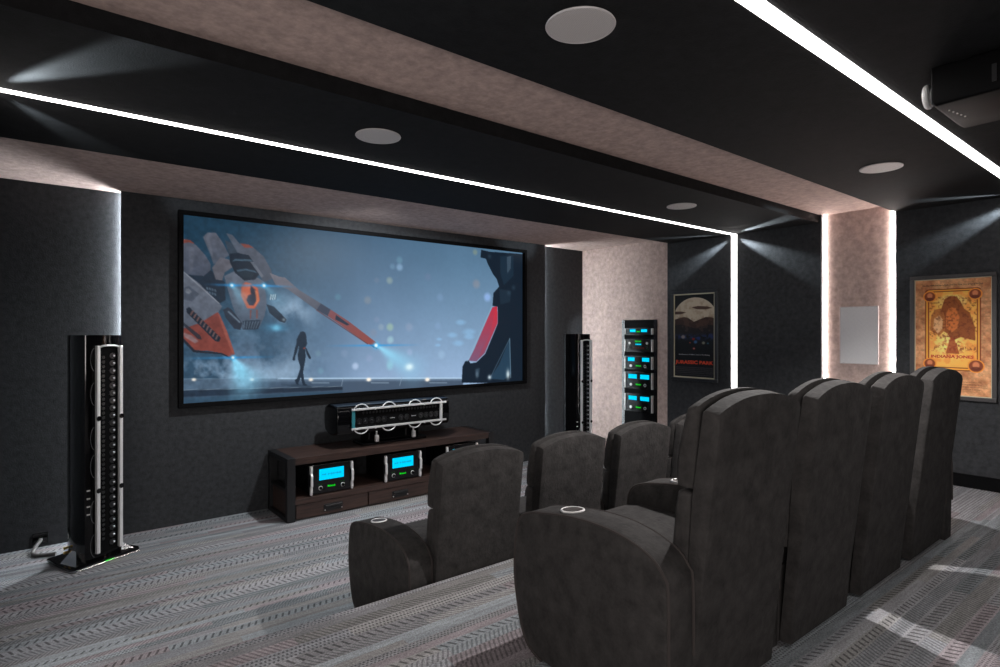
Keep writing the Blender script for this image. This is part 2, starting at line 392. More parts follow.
PICTURE = [
('smoke',(0.0315,0.8364),0.0685,0.0964,(160,180,205),0.95),
('smoke',(0.1159,0.8254),0.1001,0.1197,(170,198,225),1.0),
('smoke',(0.1988,0.8329),0.0985,0.1243,(150,175,200),0.9),
('smoke',(0.2425,0.4983),0.0548,0.0953,(165,190,215),0.75),
('smoke',(0.1648,0.6254),0.1139,0.1838,(110,140,165),0.55),
('smoke',(0.1482,0.7266),0.1031,0.0815,(60,75,95),0.6),
('disc',(0.5438,0.1399),0.0103,(120,170,190),0.36,1.0),
('disc',(0.5438,0.1879),0.0103,(165,200,235),0.48,1.0),
('disc',(0.5213,0.1867),0.0083,(130,170,200),0.32,1.0),
('disc',(0.5125,0.2798),0.0099,(165,180,165),0.48,1.0),
('disc',(0.6367,0.2387),0.0109,(130,130,165),0.2,1.0),
('disc',(0.678,0.3751),0.0113,(135,165,205),0.32,1.0),
('disc',(0.8545,0.359),0.0137,(160,195,255),0.64,1.0),
('disc',(0.8115,0.2665),0.0141,(165,150,150),0.4,1.0),
('disc',(0.8068,0.0341),0.0093,(150,160,130),0.48,1.0),
('disc',(0.5139,0.5861),0.0100,(170,200,180),0.48,1.0),
('disc',(0.4868,0.5867),0.0085,(150,170,180),0.32,1.0),
('disc',(0.5139,0.6728),0.0100,(180,210,225),0.48,1.0),
('disc',(0.5746,0.5855),0.0120,(155,165,190),0.4,1.0),
('disc',(0.6711,0.5757),0.0108,(140,170,210),0.32,1.0),
('disc',(0.6839,0.7769),0.0128,(165,200,230),0.44,1.0),
('disc',(0.5139,0.8225),0.0114,(150,210,225),0.4,1.0),
('disc',(0.576,0.7549),0.0093,(170,180,215),0.4,1.0),
('disc',(0.4736,0.2844),0.0080,(120,130,150),0.32,1.0),
('disc',(0.3623,0.4017),0.0085,(95,145,165),0.48,1.0),
('disc',(0.4465,0.415),0.0107,(140,145,150),0.48,1.0),
('disc',(0.5134,0.5861),0.0106,(150,180,165),0.52,1.0),
('disc',(0.4858,0.5861),0.0093,(145,165,185),0.4,1.0),
('disc',(0.4733,0.5387),0.0085,(130,145,175),0.4,1.0),
('disc',(0.5161,0.6671),0.0096,(150,195,205),0.48,1.0),
('disc',(0.3093,0.748),0.0080,(125,160,175),0.4,1.0),
('disc',(0.3804,0.752),0.0096,(140,160,190),0.4,1.0),
('disc',(0.4108,0.8335),0.0095,(200,220,250),0.64,1.0),
('disc',(0.3156,0.8538),0.0083,(125,170,190),0.44,1.0),
('disc',(0.5134,0.8457),0.0106,(150,210,225),0.48,1.0),
('disc',(0.4513,0.7873),0.0100,(150,165,200),0.4,1.0),
('disc',(0.4636,0.6237),0.0107,(140,140,155),0.32,1.0),
('disc',(0.7528,0.5486),0.0181,(145,195,235),0.5,0.45),
('disc',(0.7841,0.6173),0.0232,(145,195,235),0.5,0.45),
('disc',(0.7222,0.6393),0.0176,(145,195,235),0.5,0.45),
('disc',(0.744,0.6977),0.0195,(145,195,235),0.5,0.45),
('disc',(0.6753,0.6676),0.0099,(145,195,235),0.5,0.45),
('disc',(0.6711,0.7092),0.0100,(145,195,235),0.5,0.45),
('disc',(0.7841,0.652),0.0185,(145,195,235),0.5,0.45),
('glow',(0.5746,0.8526),0.0155,(255,255,250),1.2,0.75),
('glow',(0.2037,0.5931),0.0119,(150,225,255),1.1,0.7),
('glow',(0.2037,0.5931),0.0362,(70,150,190),0.5,0.35),
('poly',[(-0.0005,0.8653),(0.7611,0.952),(0.7611,1.1179),(-0.0005,1.0607)],(92,110,130),0.75,0,None),
('poly',[(0.1565,0.9),(0.7611,0.9653),(0.7611,1.1179),(-0.0005,1.0607),(-0.0005,0.9318),(0.124,0.9301)],(62,78,98),0.8,5,None),
('poly',[(-0.0005,0.9243),(0.3746,0.9566),(0.3746,0.9786),(-0.0005,0.9624)],(24,34,48),0.8,1,None),
('poly',[(-0.0005,0.9659),(0.3746,0.9832),(0.3746,1.1399),(-0.0005,1.0607)],(46,72,92),0.8,2,None),
('line',(-0.0005,0.9243),(0.3746,0.9566),0.0016,(125,140,155),0.7),
('line',(0.2073,0.8879),(0.757,0.9491),0.0035,(185,215,240),0.9),
('line',(-0.0005,0.8653),(0.2073,0.8879),0.002,(120,145,165),0.6),
('glow',(0.022,0.8723),0.0051,(255,245,230),1.6,0.7),
('glow',(0.1467,0.8867),0.0055,(255,245,230),1.6,0.7),
('glow',(0.29,0.904),0.0063,(255,245,230),1.6,0.7),
('glow',(0.4496,0.9231),0.0074,(255,245,230),1.6,0.7),
('glow',(0.6347,0.9451),0.0085,(255,245,230),1.6,0.7),
('line',(0.2927,0.9237),(0.3372,0.9295),0.003,(130,150,170),0.8),
('line',(0.457,0.9445),(0.509,0.9514),0.003,(130,150,170),0.8),
('line',(0.6421,0.9682),(0.7022,0.9757),0.003,(130,150,170),0.8),
('line',(0.3775,0.9012),(0.3716,0.9514),0.002,(150,170,190),0.6),
('line',(0.5509,0.9208),(0.544,0.9746),0.002,(150,170,190),0.6),
('poly',[(-0.0005,0.1462),(0.0115,0.1358),(0.0269,0.1561),(0.0452,0.2046),(0.0562,0.2509),(0.057,0.3075),(0.0391,0.3468),(0.0115,0.3225),(-0.0005,0.2925)],(66,70,84),1,0,(88,88,98)),
('poly',[(-0.0005,0.1283),(0.0147,0.1312),(0.0232,0.1486),(0.0115,0.1439),(-0.0005,0.152)],(128,62,50),1.0,0,None),
('poly',[(0.0115,0.1595),(0.0222,0.1786),(0.02,0.289),(0.0115,0.3145)],(98,98,108),0.5,2,None),
('poly',[(0.0086,0.315),(0.0423,0.3179),(0.0562,0.2838),(0.0866,0.3445),(0.0883,0.4434),(0.0641,0.4775),(0.0298,0.3838)],(24,34,46),1.0,0,None),
('poly',[(0.0866,0.1145),(0.1127,0.1329),(0.1262,0.1803),(0.0963,0.1948)],(50,60,72),1.0,0,None),
('poly',[(0.0406,0.1092),(0.0499,0.0827),(0.0672,0.078),(0.0817,0.1277),(0.0963,0.1948),(0.077,0.2312),(0.0626,0.2503),(0.0562,0.2023)],(72,76,88),1,0,(92,92,102)),
('poly',[(0.0452,0.1121),(0.0516,0.0919),(0.0594,0.1694),(0.0626,0.2335)],(112,112,122),0.45,2,None),
('poly',[(0.0594,0.2711),(0.077,0.211),(0.0963,0.2197),(0.1037,0.2595),(0.0866,0.2913),(0.0807,0.337),(0.0672,0.3324)],(94,90,97),1.0,0,None),
('poly',[(0.0897,0.0763),(0.1029,0.0815),(0.1196,0.1277),(0.1328,0.1792),(0.1144,0.1763)],(82,87,99),1.0,0,None),
('poly',[(0.1196,0.1249),(0.1465,0.1341),(0.1741,0.1879),(0.1919,0.2624),(0.1961,0.3092),(0.1741,0.3353),(0.1465,0.2185),(0.1196,0.1815)],(70,75,87),1,0,(84,86,97)),
('poly',[(0.121,0.1237),(0.1396,0.1272),(0.1506,0.1434),(0.1296,0.1462)],(128,64,54),1.0,0,None),
('poly',[(0.0851,0.3121),(0.1095,0.2792),(0.1296,0.3306),(0.1601,0.3098),(0.1758,0.3329),(0.1809,0.4538),(0.1765,0.5254),(0.1619,0.6023),(0.1262,0.6069),(0.1174,0.5723),(0.1017,0.4595)],(78,90,106),1,0,(96,100,112)),
('poly',[(0.0963,0.1879),(0.1127,0.1792),(0.1396,0.1861),(0.1533,0.2341),(0.1638,0.2919),(0.1533,0.3231),(0.1296,0.3306),(0.1095,0.2919),(0.098,0.2358)],(16,26,38),1.0,0,None),
('poly',[(0.1012,0.2306),(0.1095,0.2127),(0.1447,0.2104),(0.1482,0.2202),(0.1112,0.2231)],(66,88,104),0.9,0,None),
('poly',[(0.1112,0.2751),(0.1328,0.263),(0.1533,0.2723),(0.1601,0.2844),(0.1328,0.2734),(0.1144,0.2844)],(60,82,98),0.9,0,None),
('poly',[(0.1144,0.2867),(0.1328,0.2757),(0.1533,0.2896),(0.1465,0.3116),(0.1296,0.3156)],(22,34,44),1.0,0,None),
('poly',[(0.143,0.2237),(0.1499,0.222),(0.1741,0.2994),(0.1689,0.3087)],(110,112,122),0.8,0,None),
('poly',[(0.1235,0.3566),(0.1328,0.3387),(0.1447,0.3474),(0.1601,0.3694),(0.165,0.437),(0.1533,0.4844),(0.1362,0.4855),(0.122,0.415)],(196,88,58),1,1,None),
('poly',[(0.1296,0.3642),(0.143,0.3543),(0.156,0.3821),(0.1597,0.437),(0.1499,0.4699),(0.1403,0.4682),(0.1279,0.4064)],(46,42,54),1,1,None),
('poly',[(0.1328,0.3468),(0.1447,0.3457),(0.143,0.3798),(0.1447,0.4046),(0.1379,0.4139),(0.1345,0.4393),(0.1262,0.4064),(0.1254,0.3728)],(222,104,66),0.9,1,None),
('poly',[(0.1533,0.3786),(0.1601,0.3902),(0.1631,0.437),(0.1533,0.4757),(0.1567,0.4376)],(240,130,80),0.7,1,None),
('poly',[(0.1421,0.4936),(0.1467,0.4931),(0.1445,0.5428),(0.1418,0.5434)],(120,72,66),0.8,0,None),
('poly',[(0.156,0.4925),(0.1611,0.4925),(0.1611,0.5422),(0.156,0.5428)],(120,72,66),0.8,0,None),
('poly',[(0.1262,0.5561),(0.1692,0.5486),(0.1609,0.6029),(0.1269,0.6052)],(38,48,62),1.0,0,None),
('poly',[(0.1289,0.5584),(0.1318,0.5578),(0.1296,0.6),(0.1274,0.6)],(105,120,135),0.7,0,None),
('poly',[(0.1352,0.5584),(0.1381,0.5572),(0.135,0.6),(0.1328,0.6)],(105,120,135),0.7,0,None),
('poly',[(0.1418,0.5584),(0.1445,0.5572),(0.1403,0.6),(0.1381,0.6)],(105,120,135),0.7,0,None),
('poly',[(0.1482,0.5578),(0.1511,0.5572),(0.1457,0.6),(0.1435,0.6)],(105,120,135),0.7,0,None),
('poly',[(0.1545,0.5578),(0.1575,0.5566),(0.1511,0.5994),(0.1489,0.5994)],(105,120,135),0.7,0,None),
('poly',[(0.1611,0.5578),(0.1641,0.5566),(0.1565,0.5994),(0.1543,0.5994)],(105,120,135),0.7,0,None),
('poly',[(0.0469,0.3757),(0.0506,0.3769),(0.0516,0.3896),(0.0479,0.3884)],(95,110,125),0.7,0,None),
('poly',[(0.0469,0.3965),(0.0506,0.3977),(0.0516,0.4104),(0.0479,0.4092)],(95,110,125),0.7,0,None),
('poly',[(0.0526,0.3786),(0.0562,0.3798),(0.0572,0.3931),(0.0535,0.3919)],(95,110,125),0.7,0,None),
('poly',[(0.0526,0.4),(0.0562,0.4012),(0.0572,0.4139),(0.0535,0.4127)],(95,110,125),0.7,0,None),
('poly',[(0.0582,0.3821),(0.0619,0.3832),(0.0628,0.3965),(0.0592,0.3954)],(95,110,125),0.7,0,None),
('poly',[(0.0582,0.4035),(0.0619,0.4046),(0.0628,0.4173),(0.0592,0.4162)],(95,110,125),0.7,0,None),
('poly',[(0.0638,0.3855),(0.0677,0.3867),(0.0687,0.4),(0.0648,0.3988)],(95,110,125),0.7,0,None),
('poly',[(0.0638,0.4069),(0.0677,0.4081),(0.0687,0.4208),(0.0648,0.4197)],(95,110,125),0.7,0,None),
('poly',[(0.1883,0.4006),(0.2044,0.4035),(0.2044,0.4335),(0.1883,0.4329)],(60,72,86),1.0,0,None),
('poly',[(0.1905,0.4017),(0.1932,0.4017),(0.1912,0.4329),(0.1885,0.4329)],(200,215,225),0.9,0,None),
('poly',[(0.1954,0.4017),(0.1983,0.4012),(0.1961,0.4324),(0.1936,0.4329)],(200,215,225),0.9,0,None),
('poly',[(0.2005,0.4012),(0.2032,0.4006),(0.2012,0.4318),(0.1985,0.4324)],(200,215,225),0.9,0,None),
('poly',[(0.0829,0.4971),(0.0932,0.4815),(0.1017,0.4942),(0.1254,0.5699),(0.1208,0.6069),(0.1068,0.6),(0.088,0.5382)],(40,46,58),1.0,0,None),
('line',(0.0949,0.5075),(0.1191,0.563),0.004,(120,135,150),0.7),
('poly',[(0.1648,0.3798),(0.1802,0.3971),(0.1795,0.4913),(0.1648,0.5815)],(86,92,106),0.6,1,None),
('poly',[(0.1802,0.4584),(0.1978,0.4717),(0.2176,0.5179),(0.2289,0.5462),(0.2244,0.5659),(0.2117,0.5566),(0.188,0.5098)],(34,44,56),1.0,0,None),
('glow',(0.222,0.5468),0.0048,(190,200,205),0.6,1.0),
('poly',[(-0.0005,0.2965),(0.033,0.3595),(0.0738,0.4607),(0.0812,0.478),(0.0729,0.511),(0.0545,0.5393),(0.035,0.5694),(0.0,0.6012),(0.0,0.4503)],(90,94,106),1,0,(102,104,114)),
('poly',[(-0.0005,0.3873),(0.0115,0.374),(0.033,0.4156),(0.0176,0.4566),(-0.0005,0.4462)],(70,74,86),0.8,0,None),
('poly',[(0.0056,0.3908),(0.0115,0.3873),(0.0176,0.4052),(0.0115,0.4173),(0.0044,0.4087)],(112,114,122),0.9,0,None),
('line',(-0.0005,0.2983),(0.0743,0.4624),0.0025,(140,142,150),0.8),
('poly',[(0.0711,0.5098),(0.0751,0.5231),(0.0914,0.6156),(0.1086,0.7422),(0.1,0.7618),(0.0804,0.7347),(0.0511,0.7197),(0.022,0.7162),(0.0,0.6491),(0.0,0.6012),(0.035,0.5694)],(138,60,46),1,0,(120,52,42)),
('poly',[(0.0711,0.5098),(0.0751,0.5231),(0.0914,0.6156),(0.1086,0.7422),(0.1034,0.7376),(0.0863,0.6329)],(165,85,68),0.7,1,None),
('poly',[(0.0,0.6202),(0.0174,0.637),(0.0318,0.6682),(0.0237,0.6786),(0.0029,0.6451)],(150,140,145),0.6,1,None),
('poly',[(0.0,0.6491),(0.0237,0.715),(0.0804,0.7329),(0.0914,0.7474),(0.1,0.7653),(0.0785,0.7405),(0.0215,0.7272),(0.0,0.6676)],(30,30,38),1.0,0,None),
('poly',[(0.0,0.5665),(0.035,0.637),(0.0381,0.6584),(0.0301,0.6561),(0.0,0.5827)],(30,32,40),0.8,0,None),
('poly',[(0.0061,0.4954),(0.0125,0.4867),(0.0778,0.6503),(0.0746,0.6717),(0.066,0.6688),(0.0078,0.5162)],(22,28,38),1.0,0,None),
('poly',[(0.0181,0.5058),(0.0227,0.504),(0.0164,0.5324),(0.0137,0.526)],(128,88,82),0.8,0,None),
('poly',[(0.0244,0.522),(0.0289,0.5197),(0.0227,0.5486),(0.02,0.5422)],(128,88,82),0.8,0,None),
('poly',[(0.0308,0.5376),(0.0352,0.5358),(0.0291,0.5647),(0.0264,0.5578)],(128,88,82),0.8,0,None),
('poly',[(0.0369,0.5538),(0.0416,0.552),(0.0355,0.5809),(0.033,0.5746)],(128,88,82),0.8,0,None),
('poly',[(0.0433,0.5705),(0.0479,0.5682),(0.0421,0.5971),(0.0394,0.5908)],(128,88,82),0.8,0,None),
('poly',[(0.0496,0.5867),(0.0543,0.585),(0.0487,0.6139),(0.046,0.6069)],(128,88,82),0.8,0,None),
('poly',[(0.0562,0.6029),(0.0609,0.6012),(0.0553,0.6306),(0.0526,0.6237)],(128,88,82),0.8,0,None),
('poly',[(0.0626,0.6197),(0.0672,0.6179),(0.0619,0.6468),(0.0592,0.6405)],(128,88,82),0.8,0,None),
('poly',[(0.0692,0.6364),(0.0738,0.6347),(0.0685,0.6636),(0.0658,0.6566)],(128,88,82),0.8,0,None),
('glow',(0.0122,0.4931),0.0029,(20,24,34),-0.4,1.0),
('poly',[(0.1883,0.2798),(0.2122,0.2983),(0.2247,0.3),(0.2604,0.3699),(0.3156,0.4439),(0.3049,0.4861),(0.2318,0.3682),(0.2024,0.3468)],(84,88,100),1,0,(112,106,114)),
('poly',[(0.3156,0.4439),(0.3421,0.4803),(0.3342,0.5208),(0.3049,0.4844)],(58,64,80),1.0,0,None),
('poly',[(0.3421,0.4803),(0.3919,0.5514),(0.4743,0.6896),(0.4636,0.7035),(0.4465,0.6954),(0.3342,0.5208)],(140,76,70),1,0,(128,76,80)),
('poly',[(0.3565,0.5121),(0.3944,0.5723),(0.3873,0.5775),(0.3545,0.5405)],(42,50,66),1.0,0,None),
('line',(0.3049,0.4861),(0.4465,0.6954),0.0025,(95,62,66),0.9),
('poly',[(0.4513,0.6977),(0.4685,0.7035),(0.4758,0.7283),(0.4636,0.7173)],(40,50,70),1.0,0,None),
('beam',(0.1051,0.7636),(0.1457,0.9526),0.004,0.062,(150,225,255),1.0),
('beam',(0.4733,0.7046),(0.6032,0.8925),0.004,0.06,(150,225,255),0.6),
('beam',(0.1029,0.3613),(0.1362,0.4728),0.004,0.03,(150,225,255),0.35),
('beam',(0.1758,0.3526),(0.2205,0.4671),0.004,0.035,(150,225,255),0.3),
('line',(0.0,0.7538),(0.212,0.7671),0.0028,(50,150,215),0.0),
('flare',(0.1042,0.7601),0.106,0.0132,(40,150,225)),
('glow',(0.1042,0.7601),0.0074,(60,190,255),1.0,1.0),
('glow',(0.1042,0.7601),0.0036,(230,250,255),1.6,1.0),
('line',(0.3244,0.7),(0.6252,0.7098),0.0028,(50,150,215),0.0),
('flare',(0.4714,0.7046),0.1503,0.0098,(40,150,225)),
('glow',(0.4714,0.7046),0.0110,(60,190,255),1.0,1.0),
('glow',(0.4714,0.7046),0.0054,(230,250,255),1.6,1.0),
('line',(0.0208,0.3705),(0.1465,0.3555),0.0028,(50,150,215),0.0),
('flare',(0.102,0.3607),0.0628,-0.0150,(40,150,225)),
('glow',(0.102,0.3607),0.0070,(60,190,255),1.0,1.0),
('glow',(0.102,0.3607),0.0036,(230,250,255),1.6,1.0),
('line',(0.1127,0.3613),(0.2844,0.341),0.0028,(50,150,215),0.0),
('flare',(0.1748,0.3538),0.0858,-0.0202,(40,150,225)),
('glow',(0.1748,0.3538),0.0078,(60,190,255),1.0,1.0),
('glow',(0.1748,0.3538),0.0038,(230,250,255),1.6,1.0),
('poly',[(0.2604,0.6312),(0.2628,0.6179),(0.2697,0.6139),(0.2756,0.6214),(0.278,0.6382),(0.279,0.663),(0.2804,0.6879),(0.2773,0.7069),(0.2729,0.7121),(0.2604,0.7064),(0.2531,0.6867),(0.2538,0.6624),(0.2572,0.6434)],(32,44,58),1.0,0,None),
('poly',[(0.2597,0.7017),(0.2751,0.7069),(0.2756,0.7335),(0.2768,0.7613),(0.2756,0.7908),(0.2721,0.8295),(0.2704,0.859),(0.2729,0.9035),(0.2756,0.926),(0.2814,0.9347),(0.2792,0.9405),(0.2697,0.9376),(0.2655,0.9023),(0.2614,0.8578),(0.2628,0.8243),(0.2572,0.7798),(0.2562,0.7503),(0.2587,0.726)],(32,44,58),1.0,0,None),
('poly',[(0.2548,0.6803),(0.2597,0.6919),(0.2548,0.7358),(0.2506,0.7618),(0.2496,0.785),(0.2457,0.7884),(0.243,0.7786),(0.2465,0.7514),(0.2496,0.711)],(32,44,58),1.0,0,None),
('poly',[(0.2746,0.7069),(0.279,0.7173),(0.2856,0.7497),(0.2907,0.7723),(0.289,0.7815),(0.2848,0.7775),(0.279,0.7497)],(32,44,58),1.0,0,None),
('poly',[(0.2621,0.8387),(0.2672,0.8636),(0.2621,0.9023),(0.2579,0.9214),(0.2597,0.9318),(0.2531,0.9272),(0.2489,0.9035),(0.2548,0.8913)],(32,44,58),1.0,0,None),
('poly',[(0.2856,0.9376),(0.2543,0.9272),(0.2117,0.9249),(0.2985,0.9613)],(35,48,62),0.5,2,None),
('poly',[(0.2697,0.7139),(0.2756,0.7081),(0.2763,0.7162),(0.2714,0.722)],(140,60,50),0.8,0,None),
('poly',[(0.8301,0.0116),(0.8631,0.0191),(1.0032,0.0092),(1.0032,1.0191),(0.7562,0.9821),(0.7589,0.8671),(0.7687,0.8301),(0.7814,0.822),(0.7888,0.8451),(0.8115,0.8399),(0.846,0.7786),(0.8804,0.626),(0.8968,0.5503),(0.8958,0.4277),(0.8746,0.422),(0.8785,0.3249),(0.9017,0.2751),(0.8919,0.2202),(0.8775,0.1867),(0.8555,0.1098),(0.8489,0.0751),(0.8271,0.0688)],(17,31,45),1.0,0,None),
('poly',[(0.9066,0.0462),(0.9619,0.0266),(0.9619,0.1832),(0.9215,0.2618),(0.9066,0.1734)],(30,52,70),0.6,2,None),
('poly',[(0.9335,0.0451),(0.9516,0.0341),(0.9496,0.1301),(0.9355,0.1728)],(70,88,104),0.7,0,None),
('poly',[(0.9017,0.2913),(0.9516,0.3046),(0.9465,0.3879),(0.9066,0.4087)],(28,46,62),0.8,1,None),
('poly',[(0.9465,0.663),(0.9516,0.9387),(0.9215,0.9815),(0.8631,0.9653),(0.9017,0.8613)],(38,66,88),0.9,1,None),
('line',(0.9455,0.6665),(0.9496,0.9665),0.003,(130,160,180),0.6),
('line',(0.9445,0.6723),(0.868,0.9514),0.0025,(110,140,165),0.5),
('glow',(0.8631,0.9549),0.0085,(210,225,235),0.9,1.0),
('glow',(0.9384,0.941),0.0090,(220,235,240),0.9,2.0),
('glow',(0.8142,0.9249),0.0065,(150,170,185),0.8,2),
('poly',[(0.8068,0.889),(0.8254,0.8815),(0.8208,0.9514),(0.8088,0.9329)],(60,80,98),0.6,1,None),
('poly',[(0.8746,0.4324),(0.8939,0.4243),(0.8949,0.5503),(0.8765,0.6301),(0.844,0.7751),(0.8115,0.8329),(0.7814,0.8254),(0.8022,0.7486),(0.8423,0.5728)],(122,88,118),1,0,(190,48,68)),
('poly',[(0.887,0.4462),(0.8939,0.4277),(0.8949,0.5503),(0.868,0.6618),(0.8347,0.7855),(0.8161,0.8104),(0.8631,0.6439)],(150,70,92),0.6,2,(215,46,62)),
('line',(0.8726,0.4254),(0.7778,0.8289),0.002,(150,185,205),0.8),
('glow',(0.8631,0.0549),0.0085,(60,80,96),0.5,1.0),
('glow',(0.9416,0.3185),0.0090,(60,80,96),0.5,1.0),
('glow',(0.9619,0.2757),0.0090,(60,80,96),0.5,1.0)
]
# ================================================================== THE ROOM
def slab(name, lo, hi, m, kind='structure'):
    bm = bmesh.new(); box(bm, lo, hi); o = link(name, bm, m); tag(o, kind=kind); return o

slab('floor', (-1.3, RISER_Y-.05, FLOOR-.1), (6.7, 6.3, FLOOR), M_['carpet'])
slab('floor_platform', (-1.3, REAR-.1, FLOOR-.1), (6.7, RISER_Y, RISER), M_['carpet'])
slab('ceiling', (-1.3, REAR-.1, CEIL_UP), (6.7, 6.3, CEIL_UP+.12), M_['beige'])
slab('trim_1', (-1.2, 2.675, CEIL), (RIGHT_REC, 4.49, CEIL_UP), M_['ceil'])
slab('trim_2', (-1.2, REAR, CEIL), (RIGHT_REC, 1.985, CEIL_UP), M_['ceil'])
slab('wall_front', (-.3, FRONT_REC, FLOOR), (6.6, FRONT_REC+.15, CEIL_UP), M_['wall'])
# the screen wall panel stands proud on a narrower core so that light escapes behind its edges
bm = bmesh.new(); box(bm, (.607, FRONT, FLOOR), (5.617, FRONT+.03, CEIL_UP)); box(bm, (.66, FRONT+.03, FLOOR), (5.56, FRONT_REC, CEIL_UP))
tag(link('trim_3', bm, M_['wall']), kind='structure')
slab('wall_right', (RIGHT_REC, REAR-.1, FLOOR), (RIGHT_REC+.15, 6.25, CEIL_UP), M_['beige'])
slab('trim_4', (RIGHT, 2.655, RISER), (RIGHT_REC, 4.535, CEIL_UP), M_['wall'])
slab('trim_5', (RIGHT, REAR, RISER), (RIGHT_REC, 1.985, CEIL_UP), M_['wall'])
slab('trim_7', (RIGHT, RISER_Y, FLOOR), (RIGHT_REC, 4.535, RISER), M_['wall'])
bm = bmesh.new(); box(bm, (LEFT-.15, RISER_Y, FLOOR), (LEFT, 6.25, CEIL_UP)); tag(link('wall_left', bm, M_['wall']), kind='structure')
slab('wall_left_rear', (-1.3, REAR-.1, RISER), (-1.2, RISER_Y+.1, CEIL_UP), M_['wall'])
slab('trim_6', (-1.3, RISER_Y, RISER), (LEFT-.15, RISER_Y+.1, CEIL_UP), M_['wall'])
slab('wall_rear', (-1.3, REAR-.12, RISER), (6.6, REAR, CEIL_UP), M_['wall'])
slab('baseboard_right', (RIGHT-.018, REAR, RISER), (RIGHT, 1.985, RISER+.115), M_['matte'])

# ---- LED lines (lamps)
def led(name, lo, hi, m, label, cat='light strip', group=None):
    bm = bmesh.new(); box(bm, lo, hi); return tag(link(name, bm, m), label, cat, group)
led('led_strip', (LEFT, 3.592, CEIL-.004), (RIGHT, 3.636, CEIL+.002), M_['led'], 'thin white LED line across the dark ceiling in front of the screen')
led('led_strip', (-1.2, 1.0, CEIL-.004), (RIGHT+.001, 1.060, CEIL+.002), M_['led'], 'broad white LED line across the ceiling beside the projector')
led('led_strip', (RIGHT-.004, 3.585, RISER), (RIGHT+.002, 3.650, CEIL), M_['led'], 'vertical white LED line on the right wall between poster and beige column')
led('led_strip', (LEFT-.002, 3.572, FLOOR), (LEFT+.004, 3.668, CEIL), M_['led'], 'vertical white LED line on the left wall just outside the view')
led('led_tape', (RIGHT_REC-.014, 2.640, RISER), (RIGHT_REC-.002, 2.654, CEIL_UP), M_['led_side'], 'glowing tape lighting the screen-side edge of the beige column')
led('led_tape', (RIGHT_REC-.018, 2.004, RISER), (RIGHT_REC-.002, 2.028, CEIL_UP), M_['led_side'], 'glowing tape lighting the viewer-side edge of the beige column')
led('led_tape', (.634, FRONT_REC-.026, FLOOR), (.648, FRONT_REC-.004, CEIL_UP), M_['led_cool'], 'cool white tape glowing behind the left edge of the screen wall')
led('led_tape', (5.592, FRONT_REC-.030, FLOOR), (5.610, FRONT_REC-.004, CEIL_UP), M_['led_cool_low'], 'cool white tape glowing behind the right edge of the screen wall')

# ================================================================== CEILING SPEAKERS
def ceiling_speaker(x, y, label):
    t = empty('ceiling_speaker', (x, y, CEIL), 0, label, 'speaker', 'round ceiling speakers')
    bm = bmesh.new(); cyl(bm, (0, 0, -.004), .123, .008, seg=56, bev=.002); link('grille', bm, M_['grille'], t)
    bm = bmesh.new(); torus(bm, (0, 0, -.005), .126, .004, seg=56, rs=6); link('trim_ring', bm, M_['trimring'], t, smooth=True)
for x, y, l in ((1.59, 1.507, 'largest round grey ceiling speaker, nearest the camera at the top of the picture'),
                (1.57, 3.088, 'round grey ceiling speaker above the screen, left of the front seats'),
                (4.58, 1.507, 'round grey ceiling speaker between the LED line and the beige column'),
                (4.57, 3.088, 'smallest round grey ceiling speaker, above the corner with the vertical LED line')):
    ceiling_speaker(x, y, l)

# ================================================================== SCREEN
scr = empty('projection_screen', (3.14, 5.98, -.69), 0, 'wide wall-mounted cinema screen in a black frame showing a spaceship', 'screen')
bm = bmesh.new()
X0, X1, Z0, Z1 = 1.04-3.14, 5.235-3.14, 0., 1.805
fw = .042; y0, y1 = -.035, .02
box(bm, (X0, y0, Z1-fw), (X1, y1, Z1), .004); box(bm, (X0, y0, Z0), (X1, y1, Z0+fw), .004)
box(bm, (X0, y0, Z0+fw), (X0+fw, y1, Z1-fw), .004); box(bm, (X1-fw, y0, Z0+fw), (X1, y1, Z1-fw), .004)
link('screen_frame', bm, M_['matte'], scr)
cv = Canvas(560, 240, 4.09/1.73)
U, V = cv.U, cv.V
def mixc(a, b, t): return np.array(a)*(1-t[..., None])+np.array(b)*t[..., None]
t = np.clip(V, 0, 1)
lft = mixc((22, 50, 68), (52, 78, 100), t)
mid = mixc((66, 96, 122), (152, 178, 212), t**1.1)
rgt = mixc((84, 118, 146), (158, 186, 220), t**1.2)
a = np.clip((U-.02)/.5, 0, 1); a = a*a*(3-2*a); b = np.clip((U-.45)/.3, 0, 1)
cv.C = lft*(1-a[..., None])+mid*a[..., None]; cv.C = cv.C*(1-b[..., None])+rgt*b[..., None]
cv.C *= (.965+.07*vnoise(U, V*.42, 9, 3))[..., None]
nz = vnoise(U, V*.42, 16, 8, 6)
for it in PICTURE:
    k = it[0]
    if k == 'smoke':
        _, c, rx, ry, col, g = it
        d = np.exp(-(((U-c[0])/rx)**2+((V-c[1])/ry)**2)*1.1)
        cv.over(np.clip((nz-.36)*3.2, 0, 1)*np.clip(d*g*1.25, 0, 1), col)
    elif k == 'poly': cv.poly(it[1], it[2], it[3], it[4], it[5])
    elif k == 'disc': cv.disc(it[1], it[2], it[3], it[4], it[5])
    elif k == 'glow': cv.glow(it[1], it[2], it[3], it[4], it[5])
    elif k == 'beam': cv.beam(*it[1:])
    elif k == 'line': cv.line(*it[1:])
    elif k == 'flare': cv.flare(*it[1:])
cv.over(np.clip(1-U/.42, 0, 1)**.5*.16, (42, 72, 98))
cv.C *= (1+(.26*np.clip(1.15-U/.32, 0, 1)+.03)*(vnoise(U, V*.42, 110, 31, 2)-.5))[..., None]
painted_panel('screen_surface', cv, M_['picture'], (1.08-3.14, -.012, 1.765), (4.09, 0, 0), (0, 0, -1.73), scr)

